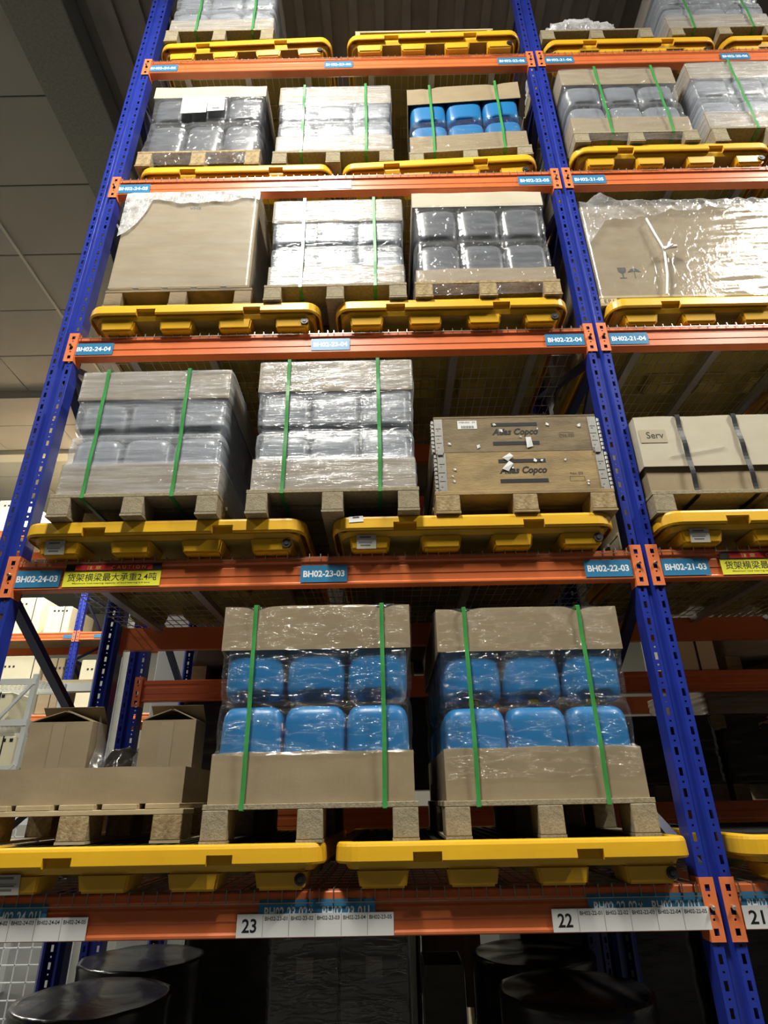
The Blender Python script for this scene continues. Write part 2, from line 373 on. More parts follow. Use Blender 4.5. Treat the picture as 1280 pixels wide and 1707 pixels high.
def deck_mesh(dr):
    if ('deckm', dr) in CACHE: return CACHE[('deckm', dr)]
    mb = MB(); L = 1.39; w_ = 0.0036
    n = 28
    for i in range(n):
        x = -L / 2 + 0.012 + i * (L - 0.024) / (n - 1)
        mb.bar((x, -0.005, 0.006), (x, D + 0.005, 0.006), w_); mb.bar((x, -0.005, 0.009), (x, -0.007, dr), w_)
    y = 0.03
    while y < D: mb.bar((-L / 2, y, 0.002), (L / 2, y, 0.002), w_); y += 0.1
    mb.bar((-L / 2, -0.0105, dr + 0.002), (L / 2, -0.0105, dr + 0.002), w_ * 0.9)
    CACHE[('deckm', dr)] = mb.mesh('wire_mesh', M['wire']); return CACHE[('deckm', dr)]

SHELF = ['lowest', 'second', 'third', 'fourth', 'top']
BAYN = ['wide bay', 'bay past the blue post']
BX = [-1.46, 1.46]
def deck_unit(cx, z, label, group):
    t = thing('wire_deck', label, 'wire deck', (cx, 0, z), group=group)
    setp(part('wire_mesh', deck_mesh(-0.036 if z < 2 else -0.018), t), kind='stuff')
    for k in (-0.46, 0.0, 0.46):
        mb = MB(); mb.box(k - 0.022, k + 0.022, 0.06, D - 0.06, -0.036, -0.001)
        part('support_channel', mb.mesh('channel', M['galv']), t)

CELL = ['01', '02', '03', '04', '05']
def blue_label(t, cx, txt, z0=-0.127, z1=-0.047, wd=0.212):
    s = sticker(t, 'location_label', cx - wd / 2, cx + wd / 2, z0, z1, M['lblue'], label='blue shelf label with white lettering')
    part('lettering', text_mesh(txt, wd * 0.88, 0.031, M['white'], 0.03), s, loc=(0, -0.0009, (z1 - z0) / 2))

def caution(t, x0):
    W = 0.44
    s = sticker(t, 'caution_sticker', x0, x0 + W, -0.128, -0.054, M['lyel'], y=-0.0035, label='yellow load warning sticker with red heading band')
    r = sticker(t, 'caution_heading', x0 + 0.004, x0 + W, -0.0535, -0.022, M['ink'], y=-0.0065, label='black and red heading band')
    part('red_band', box_mesh(W * 0.8, 0.0014, 0.026, M['lred']), r, loc=(0, -0.0006, 0.002))
    part('lettering', text_mesh('注 意', 0.065, 0.018, M['lgold'], 0.004), r, loc=(-0.09, -0.0016, 0.015))
    part('lettering', text_mesh('C A U T I O N', 0.155, 0.016, M['lgold'], 0.01), r, loc=(0.068, -0.0016, 0.015))
    part('lettering', text_mesh('货架横梁最大承重2.4吨', 0.405, 0.038, M['ink'], 0.006), s, loc=(0, -0.0009, 0.044))
    part('lettering', text_mesh('Maximum load bearing capacity of load bearing 2.4 tons', 0.35, 0.0085, M['ink'], 0.012), s, loc=(0, -0.0009, 0.015))

def arrow_mesh(up):
    mb = MB(); s = 1 if up else -1
    mb.quad((-0.0025, 0, -0.018), (0.0025, 0, -0.018), (0.0025, 0, 0.018), (-0.0025, 0, 0.018))
    mb.quad((-0.008, 0, 0.004 * s), (0.008, 0, 0.004 * s), (0, 0, 0.02 * s))
    return mb.mesh('arrow', M['white'])

def low_labels(t, bx, col, x0w, x0b):
    """paired blue bin labels half hidden by the white location strip with numbered cells"""
    c = str(col)
    s = sticker(t, 'location_label', x0b - bx, x0b - bx + 0.42, -0.085, -0.024, M['lblue'], y=-0.0025, label='blue label pair partly hidden by the white strip')
    for k, (a, up) in enumerate((('02', True), ('01', False))):
        part('lettering', text_mesh('BH02-%s-%s' % (c, a), 0.155, 0.036, M['white'], 0.018), s, loc=(-0.112 + 0.208 * k, -0.0009, 0.021))
        part('arrow', arrow_mesh(up), s, loc=(-0.022 + 0.208 * k, -0.0009, 0.022))
    x0 = x0w - bx; W = 0.56
    p = sticker(t, 'location_strip', x0, x0 + W, -0.136, -0.066, M['paper'], y=-0.0065, label='white strip with the column number and five small location codes')
    part('lettering', text_mesh(c, 0.052, 0.042, M['ink'], 0.02), p, loc=(-W / 2 + 0.045, -0.0009, 0.035))
    for k in range(5):
        cx = -W / 2 + 0.093 + (k + 0.5) * 0.0934
        part('lettering', text_mesh('BH02-%s-%s' % (c, CELL[k]), 0.08, 0.0125, M['ink'], 0.012), p, loc=(cx, -0.0009, 0.056))
        part('cell_line', box_mesh(0.0012, 0.0005, 0.066, M['inkg']), p, loc=(cx - 0.0467, -0.0008, 0.002))

for l, z in enumerate(ZL):
    for b, bx in enumerate(BX):
        t = beam(bx, 0, z, 'orange front beam of the %s shelf in the %s' % (SHELF[l], BAYN[b]))
        beam(bx, D, z, 'orange rear beam behind the %s shelf in the %s' % (SHELF[l], BAYN[b]), flip=True, pins=False)
        for k in (-1, 1):
            deck_unit(bx + k * 0.70, z, 'wire mesh deck on the %s shelf, %s' % (SHELF[l], ('wide bay, end post half', 'wide bay, middle post half', 'far bay, middle post half', 'far bay, far half')[b * 2 + (k > 0)]), 'wire decks of the rack')
        n = '0%d' % (l + 2)
        if l:
            cols = ((24, -2.76), (23, -1.46), (22, -0.175)) if b == 0 else ((21, 0.175), (20, 1.475), (19, 2.75))
            for c, x in cols: blue_label(t, x - bx, 'BH02-%d-%s' % (c, n))
        else:
            for c, xw, xb in (((24, -2.83, -2.845), (23, -1.735, -1.66), (22, -0.61, -0.475)) if b == 0 else ((21, 0.07, 0.075), (20, 1.2, 1.26))):
                low_labels(t, bx, c, xw, xb)
        if l == 1: caution(t, (-2.64 if b == 0 else 0.335) - bx)

# ------------------------------------------------------------------ spill pallets
def rrect(w_, d_, r, xs=None):
    """outline points of a rounded rectangle centred at 0, ccw from the front; extra points at xs along the front and back edges"""
    pts = []
    xs = xs or []
    for x in [-(w_ / 2 - r)] + [x for x in xs if abs(x) < w_ / 2 - r] + [w_ / 2 - r]: pts.append((x, -d_ / 2, 0, -1, 'f'))
    def arc(cx, cy, a0):
        for i in range(1, 6):
            a = a0 + i * math.pi / 12; pts.append((cx + r * math.cos(a), cy + r * math.sin(a), math.cos(a), math.sin(a), 'c'))
    arc(w_ / 2 - r, -d_ / 2 + r, -math.pi / 2)
    for y in (-(d_ / 2 - r), d_ / 2 - r): pts.append((w_ / 2, y, 1, 0, 's'))
    arc(w_ / 2 - r, d_ / 2 - r, 0)
    for x in [w_ / 2 - r] + sorted([x for x in xs if abs(x) < w_ / 2 - r], reverse=True) + [-(w_ / 2 - r)]: pts.append((x, d_ / 2, 0, 1, 'b'))
    arc(-w_ / 2 + r, d_ / 2 - r, math.pi / 2)
    for y in (d_ / 2 - r, -(d_ / 2 - r)): pts.append((-w_ / 2, y, -1, 0, 's'))
    arc(-w_ / 2 + r, -d_ / 2 + r, math.pi)
    return pts

SPW = 1.30; SPD = 1.28
def spill_meshes():
    if 'spill' in CACHE: return CACHE['spill']
    nx = [(-0.365, -0.262), (0.225, 0.318)]
    xs = []
    for a, b in nx: xs += [a - 0.001, a + 0.001, b - 0.001, b + 0.001]
    O = rrect(SPW, SPD, 0.085, xs)
    rings = [(0.081, 0.010), (0.083, 0.004), (0.090, 0.0), (0.1169, 0.001), (0.1171, 0.001), (0.136, 0.002), (0.146, 0.006), (0.15, 0.013), (0.15, 0.055), (0.138, 0.058)]
    v = []; f = []; n = len(O)
    for ri, (z, ins) in enumerate(rings):
        for (x, y, dx, dy, e) in O:
            i2 = ins
            if ri <= 3 and e in 'fb' and any(a < x < b for a, b in nx): i2 = 0.038
            v.append((x - dx * i2, y - dy * i2, z))
    for r_ in range(len(rings) - 1):
        for i in range(n): f.append((r_ * n + i, r_ * n + (i + 1) % n, (r_ + 1) * n + (i + 1) % n, (r_ + 1) * n + i))
    rim = mesh_from('rim', v, f, M['yellow'])
    # sump: skirt under the rim and closed floor
    v = []; f = []
    O2 = rrect(SPW - 0.065, SPD - 0.055, 0.07); n = len(O2)
    for z, ins in ((0.145, -0.0), (0.083, -0.0), (0.062, 0.012)):
        for (x, y, dx, dy, e) in O2: v.append((x - dx * ins, y - dy * ins, z))
    for r_ in range(2):
        for i in range(n): f.append((r_ * n + (i + 1) % n, r_ * n + i, (r_ + 1) * n + i, (r_ + 1) * n + (i + 1) % n))
    f.append(tuple(reversed([2 * n + i for i in range(n)])))
    sump = mesh_from('sump', v, f, M['yellow']); sump.materials.append(M['yellow_shade']); sump.polygons[len(f) - 1].material_index = 1
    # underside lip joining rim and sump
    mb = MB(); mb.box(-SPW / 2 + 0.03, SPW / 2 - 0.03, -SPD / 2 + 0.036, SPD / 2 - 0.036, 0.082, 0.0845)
    lip = mb.mesh('lip', M['yellow_shade'])
    # foot: tapered hollow-moulded block
    def foot(w_):
        bm = bmesh.new(); bmesh.ops.create_cube(bm, size=1)
        for q in bm.verts:
            k = 1.0 if q.co.z > 0 else 0.88
            q.co = Vector((q.co.x * w_ * k, q.co.y * 0.17 * k, 0.001 + (q.co.z + 0.5) * 0.064))
        bmesh.ops.bevel(bm, geom=[e for e in bm.edges], offset=0.008, segments=2, affect='EDGES')
        me = bpy.data.meshes.new('foot'); bm.to_mesh(me); bm.free(); me.materials.append(M['yellow']); return me
    # grating
    mb = MB(); a = SPW / 2 - 0.066; b = SPD / 2 - 0.066
    mb.box(-a, a, -b, b, 0.13, 0.137)
    k = -a
    while k < a - 0.03: mb.box(k, k + 0.022, -b, b, 0.137, 0.1475); k += 0.05
    grat = mb.mesh('grating', M['black'])
    mb = MB(); mb.bar((0, -0.006, 0), (0, 0.012, 0), 0.042, n=12); mb.bar((0, -0.009, 0), (0, -0.006, 0), 0.02, n=6)
    plug = mb.mesh('plug', M['black'])
    fb = foot(0.19); fb.materials.clear(); fb.materials.append(M['yellow_shade'])  # rear feet get the yellow with shade painted in
    CACHE['spill'] = (rim, sump, lip, (foot(0.19), fb), grat, plug); return CACHE['spill']

def spill(cx, yf, l, label, rz=0.0, tag=False, note=False, gone=True, wd=1.0):
    rim, sump, lip, foot, grat, plug = spill_meshes()
    t = thing('spill_pallet', label, 'spill pallet', (cx, yf + SPD / 2, ZL[l] + 0.0085), (0, 0, rz), group='yellow spill pallets on the rack shelves')
    if wd != 1.0: t.scale = (wd, 1, 1)
    part('rim', rim, t); part('sump', sump, t); part('underside_lip', lip, t)
    for fx in (-0.475, -0.15, 0.175, 0.49):
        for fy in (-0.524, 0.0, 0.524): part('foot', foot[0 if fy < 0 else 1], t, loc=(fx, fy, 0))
    part('grating', grat, t, label='black plastic grating')
    part('drain_plug', plug, t, loc=(0.562, -0.604, 0.035), label='black drain plug')
    if tag:
        s = part('paper_tag', box_mesh(0.088, 0.001, 0.064, M['paperg']), t, loc=(-0.49, -0.6035, 0.002), rot=(R(8.5), 0, 0), label='white printed paper tag')
        for k, (a, zz, h_) in enumerate(((0.05, 0.05, 0.008), (0.075, 0.034, 0.002), (0.06, 0.026, 0.005), (0.045, 0.013, 0.006))):
            part('print_line', box_mesh(a, 0.0006, h_, M['inkg']), s, loc=(-0.005, -0.0007, zz))
    if note:
        s = part('paper_tag', box_mesh(0.066, 0.001, 0.03, M['paper']), t, loc=(-0.535, -SPD / 2 - 0.001, 0.118), rot=(R(-6), R(-4), 0), label='small torn white sticker on the rim')
        part('print_line', box_mesh(0.03, 0.0006, 0.008, M['ink']), s, loc=(0, -0.0007, 0.02))

SPILL = [  # centre x, front y, level, rotation, tag, note, label
    (-2.07, -0.09, 0, 0, True, False, 'yellow spill pallet on the lowest shelf under the open carton tray'),
    (-0.735, -0.09, 0, 0, False, False, 'yellow spill pallet on the lowest shelf, ending at the middle blue post'),
    (0.75, -0.09, 0, 0, False, False, 'empty yellow spill pallet on the lowest shelf past the middle blue post'),
    (-2.19, -0.09, 1, 0, True, False, 'yellow spill pallet on the second shelf at the rack end, white tag on its foot'),
    (-0.775, -0.09, 1, 0, True, True, 'yellow spill pallet on the second shelf under the stencilled wooden crate'),
    (0.735, -0.09, 1, 0, True, False, 'yellow spill pallet on the second shelf under the black-strapped carton'),
    (-2.165, -0.08, 2, 0, False, False, 'yellow spill pallet on the third shelf under the large plain carton'),
    (-0.785, -0.08, 2, 0, False, False, 'yellow spill pallet on the third shelf under the grey cans in crumpled film'),
    (0.74, -0.06, 2, 0, False, False, 'yellow spill pallet on the third shelf under the sheeted carton'),
    (-2.13, 0.015, 3, 0.0, False, False, 'yellow spill pallet on the fourth shelf at the rack end'),
    (-0.757, -0.005, 3, -0.033, False, False, 'yellow spill pallet on the fourth shelf under the small blue cans'),
    (0.74, -0.07, 3, 0.0, False, False, 'yellow spill pallet on the fourth shelf past the post, first of two'),
    (2.10, -0.07, 3, 0.0, False, False, 'yellow spill pallet on the fourth shelf past the post, second of two'),
    (-2.15, -0.06, 4, -0.02, False, False, 'yellow spill pallet on the top shelf at the rack end'),
    (-0.745, -0.085, 4, -0.01, False, False, 'yellow spill pallet on the top shelf under the thin wooden frame'),
    (0.745, -0.02, 4, 0.0, False, False, 'yellow spill pallet on the top shelf under the bundle of crumpled film'),
    (2.09, -0.02, 4, 0.0, False, False, 'yellow spill pallet on the top shelf at the far picture edge'),
]
for cx, yf, l, rz, tg, nt_, lb in SPILL: spill(cx, yf, l, lb, rz, tg, nt_)

# ------------------------------------------------------------------ wooden pallets
def pallet(x0, x1, yf, l, h, label, mt='press', blocks=3, depth=1.10, block_mat=None, rz=0.0, z=None, cross=False, bw=0.1):
    W = x1 - x0; t = thing('wooden_pallet', label, 'pallet', ((x0 + x1) / 2, yf, (ZL[l] + 0.1585) if z is None else z), (0, 0, rz), group='wooden pallets of the rack')
    dm = M[mt]; bmat = M[block_mat or mt]
    tb = 0.020; th = tb * (2 if cross else 1); bt = 0.010; bh = h - th - bt
    for i in range(blocks):
        bx = -W / 2 + bw / 2 + i * (W - bw) / (blocks - 1)
        for by in (0.0725, depth / 2, depth - 0.0725):
            part('block', box_mesh(bw - 0.004, 0.145, bh, bmat, 0.003), t, loc=(bx, by, bt))
        part('bottom_board', box_mesh(bw, depth, bt, dm), t, loc=(bx, depth / 2, 0))
    if cross:
        for by in (0.0725, depth / 2, depth - 0.0725): part('stringer_board', box_mesh(W, 0.145, tb, dm, 0.002), t, loc=(0, by, h - th))
        n = 9 if W > 1 else 5
        for i in range(n):
            part('deck_board', box_mesh(W / n * 0.80, depth, tb, dm, 0.002), t, loc=(-W / 2 + W / n * (i + 0.5), depth / 2, h - tb))
    else:
        for i in range(7):
            part('deck_board', box_mesh(W, 0.13, tb, dm, 0.002), t, loc=(0, 0.066 + i * (depth - 0.132) / 6, h - tb), rot=(0, 0, random.uniform(-0.002, 0.002)))
    return t

# ------------------------------------------------------------------ jerrycans
def can_meshes(kind):
    if ('can', kind) in CACHE: return CACHE[('can', kind)]
    w_, d_, h = 0.256, 0.262, 0.345
    prof = [(0.0, 0.042), (0.003, 0.026), (0.011, 0.012), (0.026, 0.003), (0.05, 0.0), (0.11, -0.001), (0.17, -0.002), (0.23, -0.001), (0.268, 0.0), (0.292, 0.003), (0.310, 0.011), (0.323, 0.024), (0.331, 0.040), (0.334, 0.062)]
    n = 40; v = []; f = []; e = 2 / 5.0
    for z, ins in prof:
        a, b = w_ / 2 - ins, d_ / 2 - ins
        for i in range(n):
            t = 2 * math.pi * (i + 0.5) / n; c, s = math.cos(t), math.sin(t)
            x = a * math.copysign(abs(c) ** e, c); y = b * math.copysign(abs(s) ** e, s); zz = z
            if z < 0.02 and abs(x) < 0.042 and y < -0.03: zz = z + 0.036          # hollow for the cap of the can below
            if 0.05 < z < 0.27 and abs(x) < w_ * 0.36 and abs(y) > 0.8 * b: y *= 0.985  # sunk panel
            v.append((x, y, zz))
    m_ = len(prof)
    for r_ in range(m_ - 1):
        for i in range(n): f.append((r_ * n + i, r_ * n + (i + 1) % n, (r_ + 1) * n + (i + 1) % n, (r_ + 1) * n + i))
    f.append(tuple(reversed(range(n)))); f.append(tuple((m_ - 1) * n + i for i in range(n)))
    body = mesh_from('can_body', v, f, M[kind], True)
    mb = MB(); mb.bar((0, 0, 0), (0, 0, 0.010), 0.040, n=16); neck = mb.mesh('neck', M[kind])
    v = []; f = []; n = 24
    for z, r_ in ((0.006, 0.024), (0.024, 0.023), (0.027, 0.020), (0.027, 0.0001)):
        for i in range(n):
            k = r_ * (1.03 if i % 2 else 1.0); v.append((k * math.cos(2 * math.pi * i / n), k * math.sin(2 * math.pi * i / n), z))
    for q in range(3):
        for i in range(n): f.append((q * n + i, q * n + (i + 1) % n, (q + 1) * n + (i + 1) % n, (q + 1) * n + i))
    cap = mesh_from('can_cap', v, f, M['capy' if kind == 'canb' else 'black'])
    mb = MB(); mb.bar((-0.012, 0.0, 0.006), (-0.012, 0.1, 0.006), 0.014); mb.bar((0, -0.002, 0), (0, 0.02, 0.012), 0.02); handle = mb.mesh('handle', M[kind])
    CACHE[('can', kind)] = (body, neck, cap, handle); return CACHE[('can', kind)]

def can(kind, loc, sx, sz, label, group, rz=0.0, with_cap=True):
    body, neck, cap, handle = can_meshes(kind)
    t = thing('jerrycan', label, 'jerrycan', loc, (0, 0, rz), group=group); t.scale = (sx, 1, sz)
    part('can_body', body, t)
    if with_cap:
        part('can_neck', neck, t, loc=(0, -0.082, 0.328)); part('can_cap', cap, t, loc=(0, -0.082, 0.330), label='yellow screw cap' if kind == 'canb' else 'black screw cap')
        part('handle', handle, t, loc=(0.012, 0.0, 0.326))

# ------------------------------------------------------------------ cardboard tray (open box) and lid
def tray_mesh(W, Dp, H, mt, up=True, dents=(), wob=0.0, seed=0):
    """up: open at the top; otherwise a lid open at the bottom. dents = strap positions that press the lid edge down"""
    key = ('tray', round(W, 3), round(Dp, 3), round(H, 3), mt.name, up, tuple(dents), wob, seed)
    if key in CACHE: return CACHE[key]
    rnd = random.Random(seed); N = 40; th = 0.005; v = []; f = []
    def edge_z(x):
        d = 0.0
        for s in dents: d = max(d, 0.016 * math.exp(-((x - s) / 0.035) ** 2))
        return -d + wob * math.sin((x / W + 0.5) * math.pi) * 0.5 + wob * 0.25 * math.sin(x * 21 + seed)
    def loop(ins, z, flap):
        a, b = W / 2 - ins, Dp / 2 - ins; k = len(v)
        for i in range(N + 1):
            x = -a + 2 * a * i / N; v.append((x, -b + (0.002 * math.sin(x * 13 + seed) if flap else 0), z + (edge_z(x) if flap else 0)))
        for i in range(1, 5): v.append((a, -b + 2 * b * i / 4, z))
        for i in range(1, N + 1):
            x = a - 2 * a * i / N; v.append((x, b, z))
        for i in range(1, 4): v.append((-a, b - 2 * b * i / 4, z))
        return k, len(v) - k
    zo, zc = (H, 0.0) if up else (0.0, H)       # open edge, closed face
    L = [loop(0, zc, not up), loop(0, zo, up), loop(th, zo, up), loop(th, zc + (th if up else -th), not up)]
    n = L[0][1]
    for a in range(3):
        for i in range(n): f.append((L[a][0] + i, L[a][0] + (i + 1) % n, L[a + 1][0] + (i + 1) % n, L[a + 1][0] + i))
    f.append(tuple(L[0][0] + i for i in reversed(range(n)))); f.append(tuple(L[3][0] + i for i in range(n)))
    me = mesh_from('tray', v, f, mt); bm = bmesh.new(); bm.from_mesh(me)
    bmesh.ops.recalc_face_normals(bm, faces=bm.faces); bm.to_mesh(me); bm.free()
    CACHE[key] = me; return me

# ------------------------------------------------------------------ stretch film
def film_obj(x0, x1, yf, Dp, zb, prof, mt, label, rz=0.0, seed=1, amp=0.003, ncan=3, group=None, name='stretch_film', rc=0.02, tail=0.0, grow=False):
    """prof: [(z, outward offset, bulge)] bottom to top"""
    W = x1 - x0; v = []; f = []
    nf, ns = 84, 26
    zs = []
    for (za, oa, ba), (z2, ob, bb) in zip(prof[:-1], prof[1:]):
        k = max(2, int((z2 - za) / 0.011))
        for i in range(k): t = i / k; s = t * t * (3 - 2 * t); zs.append((za + (z2 - za) * t, oa + (ob - oa) * s, ba + (bb - ba) * s))
    zs.append(prof[-1])
    P = []
    for i in range(nf): P.append(((i + 0.0) / nf, 0))
    for i in range(ns): P.append((i / ns, 1))
    for i in range(12): P.append((i / 12, 2))
    for i in range(ns): P.append((i / ns, 3))
    n = len(P)
    for z, off, bul in zs:
        a, b = W / 2 + off, Dp / 2 + off
        for u, side in P:
            if side == 0: x, y, nx, ny = -a + 2 * a * u, -b, 0, -1
            elif side == 1: x, y, nx, ny = a, -b + 2 * b * u, 1, 0
            elif side == 2: x, y, nx, ny = a - 2 * a * u, b, 0, 1
            else: x, y, nx, ny = -a, b - 2 * b * u, -1, 0
            # round the vertical corners
            cx, cy = a - rc, b - rc
            if abs(x) > cx and abs(y) > cy:
                dx, dy = (abs(x) - cx) / rc, (abs(y) - cy) / rc; L_ = math.hypot(dx, dy); m_ = max(dx, dy)
                if L_ > 0: x = math.copysign(cx + rc * dx / L_ * m_, x); y = math.copysign(cy + rc * dy / L_ * m_, y)
            k = 0.0
            if bul:
                q = (u * ncan) % 1.0 if side in (0, 2) else (u * 4) % 1.0
                k = -bul * max(0.0, 1 - min(q, 1 - q) / 0.14) ** 1.5
            w1 = noise.noise(Vector((x * 3.0 + seed * 7, y * 3.0, z * 34 + x * 2.5 * math.sin(seed)))) * amp
            w2 = noise.noise(Vector((x * 9 + seed, y * 9, z * 9))) * amp * 0.35
            w3 = abs(noise.noise(Vector((x * 2.0 - seed, y * 2, z * 70 + x * 9 * math.cos(seed * 3))))) * amp * 0.8
            k += (w1 + w2 + w3) * (min(1.0, max(0.12, (x / W + 0.35) * 1.4)) if grow else 1.0) + amp
            v.append((x + nx * k, y + ny * k, z + (tail * noise.noise(Vector((x * 6, y * 6, seed))) if z == zs[0][0] or z == zs[-1][0] else 0)))
    for r_ in range(len(zs) - 1):
        for i in range(n): f.append((r_ * n + i, r_ * n + (i + 1) % n, (r_ + 1) * n + (i + 1) % n, (r_ + 1) * n + i))
    me = mesh_from('film', v, f, mt, True)
    return part(name, me, None, loc=((x0 + x1) / 2, yf + Dp / 2, zb), rot=(0, 0, rz), label=label, cat='plastic film', group=group)

def strap_obj(x, yf, Dp, z0, z1, label, mt, W=0.017, lean=0.0, group=None, rz=0.0, cx=None, off=0.010, under=True):
    """band around the load: up the front, over the lid, down the rear"""
    pts = []
    yo, yb = yf - off, yf + Dp + off
    for i in range(25):
        t = i / 24; pts.append((lean * t + 0.002 * math.sin(t * 5), yo + 0.0 + 0.003 * math.sin(t * 17), z0 + (z1 - z0) * t))
    pts.append((lean, yo + 0.012, z1 + 0.006))
    pts += [(lean, yb - 0.012, z1 + 0.006), (lean, yb, z1 - 0.004), (0, yb, z0), (0, yb - 0.03, z0 - 0.004), (0, yo + 0.03, z0 - 0.004)]
    n = len(pts); v = []; f = []
    for (px, py, pz) in pts:
        v += [(px - W / 2, py, pz), (px + W / 2, py, pz)]
    for i in range(n): j = (i + 1) % n; f.append((2 * i, 2 * i + 1, 2 * j + 1, 2 * j))
    me = mesh_from('strap', v, f, mt)
    px = x; rot = (0, 0, rz); loc = (x, 0, 0)
    if rz:
        c = Vector((cx, yf, 0)); d = Vector((x - cx, 0, 0)); d.rotate(Matrix.Rotation(rz, 3, 'Z'))
        loc = (c.x + d.x - 0, c.y + d.y, 0)
        for q in me.vertices: q.co.y -= yf
    o = part('packing_strap', me, None, loc=loc, rot=rot, label=label, cat='strap', group=group)
    md = o.modifiers.new('band', 'SOLIDIFY'); md.thickness = 0.0012
    return o

# ------------------------------------------------------------------ can loads
BUL = {'milky': 0.35, 'clear': 0.8, 'grey': 1.0}
def load(x0, x1, yf, l, ph, tt, row, cb, ct, kind, film, where, straps, tray=True, rz=0.0, fz=(0.0, 1.0), sidecans=0, cmat='card', film_name='milky', lidmat=None, dents=True, seed=1, tilt=0.0, film_mat_=None, pal='press', pf=0.0, side_rows=(0, 1, 2), caps=True, tmat=None):
    W = x1 - x0; Dp = 1.08; zb = ZL[l] + 0.1585; col = 'blue' if kind == 'canb' else 'grey'
    cx = (x0 + x1) / 2
    pallet(x0 - 0.012 + pf, x1 + 0.012 + pf, yf - 0.02, l, ph, 'pressed wood pallet under %s cans, %s' % (col, where), mt=pal, rz=rz, depth=1.12)
    rot = Matrix.Rotation(rz, 3, 'Z')
    def pl(dx, dy, z):
        d = rot @ Vector((dx, dy, 0)); return (cx + d.x, yf + d.y, zb + z)
    base = ph + (0.005 if tray else 0.001)
    ins = 0.010; cw = (W - 2 * ins - 0.006) / 3
    h1 = row - base; h2 = (ct - 0.008) - row
    for r_, (z, h) in enumerate(((base, h1), (row, h2))):
        sz = h / 0.345
        for i in range(3):
            pos = ('first', 'middle', 'last')[i]
            can(kind, pl(-W / 2 + ins + 0.003 + cw * (i + 0.5), 0.012 + 0.131, z), (cw - 0.003) / 0.256, sz,
                '%s jerrycan, %s in %s front row, %s' % (col, pos, ('lower', 'upper')[r_], where), '%s cans %s' % (col, where), rz + random.uniform(-0.01, 0.01), caps and r_ == 0)
        if sidecans:
            for j in (1, 2, 3):
                i = 2 if sidecans > 0 else 0
                can(kind, pl(-W / 2 + ins + 0.003 + cw * (i + 0.5), 0.012 + 0.131 + 0.265 * j, z), (cw - 0.003) / 0.256, sz,
                    '%s jerrycan stacked behind the front cans, %s' % (col, where), 'side %s cans %s' % (col, where), rz, False)
    if tray:
        part('carton_tray', tray_mesh(W, Dp, tt - ph - 0.001, M[tmat or cmat], True, wob=0.008, seed=seed), None, loc=pl(0, Dp / 2, ph + 0.0005), rot=(0, 0, rz),
             label='cardboard tray around lower %s cans, %s' % (col, where), cat='carton')
    de = tuple(round(s - cx, 3) for s in straps) if (straps and dents) else ()
    part('cardboard_cover', tray_mesh(W + 0.006, Dp + 0.006, ct - cb, M[lidmat or cmat], False, dents=de, wob=0.006, seed=seed + 3), None,
         loc=pl(0, Dp / 2, cb), rot=(0, 0, rz), label='cardboard lid over upper %s cans, %s' % (col, where), cat='carton')
    if film:
        za, zt = fz
        prof = []
        for z, o, b in ((ph + 0.002, 0.004, 0), (tt - 0.01 if tray else ph + 0.03, 0.004, 0), (tt + 0.012, -0.006 if tray else 0.0, 0.006), ((tt + row) / 2, -0.001, 0.012), (row - 0.03, -0.003, 0.012),
                        (row, -0.020 if film != 'clear' else -0.010, 0.004), (row + 0.035, -0.003, 0.012), ((row + cb) / 2, 0.000, 0.012), (cb - 0.015, -0.001, 0.004), (cb + 0.004, 0.007, 0), (ct - 0.004, 0.007, 0), (ct + 0.002, -0.004, 0)):
            if prof and z <= prof[-1][0]: continue
            prof.append((z, o, b))
        lo, hi = ph + (ct - ph) * za, ph + (ct - ph) * zt
        prof = [p for p in prof if lo - 1e-3 <= p[0] <= hi + 3e-3]
        if za > 0 and prof[0][0] > lo + 0.005: prof = [(lo, prof[0][1], 0)] + prof
        if film == 'grey': prof = [(0.012, 0.010, 0), (ph - 0.02, 0.012, 0)] + prof
        prof = [(a_, b_, c_ * BUL[film]) for a_, b_, c_ in prof]
        o = film_obj(x0, x1, 0, Dp, zb, prof, FILM[film], 'glossy stretch film wound round %s cans, %s' % (col, where), rz, seed, amp=0.0035 if film != 'grey' else 0.005, tail=0.012)
        o.location = pl(0, Dp / 2, 0)
    for k, s in enumerate(straps):
        strap_obj(s, yf - 0.012, Dp + 0.02, zb + ph - 0.022, zb + ct + 0.001, '%s green strap round %s cans, %s' % (('first', 'second')[k], col, where), M['strap'],
                  rz=rz, cx=cx)

Wm = ['middle load of lowest shelf', 'lowest shelf beside middle post', 'second shelf at rack end', 'middle load of second shelf',
      'middle load of third shelf', 'third shelf beside middle post', 'fourth shelf at rack end', 'middle load of fourth shelf',
      'fourth shelf beside middle post', 'fourth shelf just past post', 'fourth shelf second past post', 'top shelf at rack end', 'top shelf past post']
load(-1.875, -1.085, -0.04, 0, 0.132, 0.312, 0.51, 0.715, 0.902, 'canb', 'clear', Wm[0], (-1.74, -1.20), fz=(0.22, 1.0), seed=1, sidecans=0, caps=False)
load(-0.962, -0.180, 0.00, 0, 0.130, 0.316, 0.495, 0.702, 0.888, 'canb', 'clear', Wm[1], (-0.842, -0.345), fz=(0.10, 1.0), seed=2, sidecans=-1)
load(-2.700, -1.950, -0.12, 1, 0.115, 0.280, 0.456, 0.650, 0.822, 'cang', 'milky', Wm[2], (-2.565, -2.155), seed=3, sidecans=1)
load(-1.800, -1.032, -0.12, 1, 0.120, 0.290, 0.455, 0.680, 0.866, 'cang', 'milky', Wm[3], (-1.65, -1.20), seed=4, sidecans=0)
load(-1.820, -1.045, -0.075, 2, 0.112, 0.270, 0.440, 0.634, 0.820, 'cang', 'milky', Wm[4], (-1.63, -1.21), seed=5, sidecans=0)
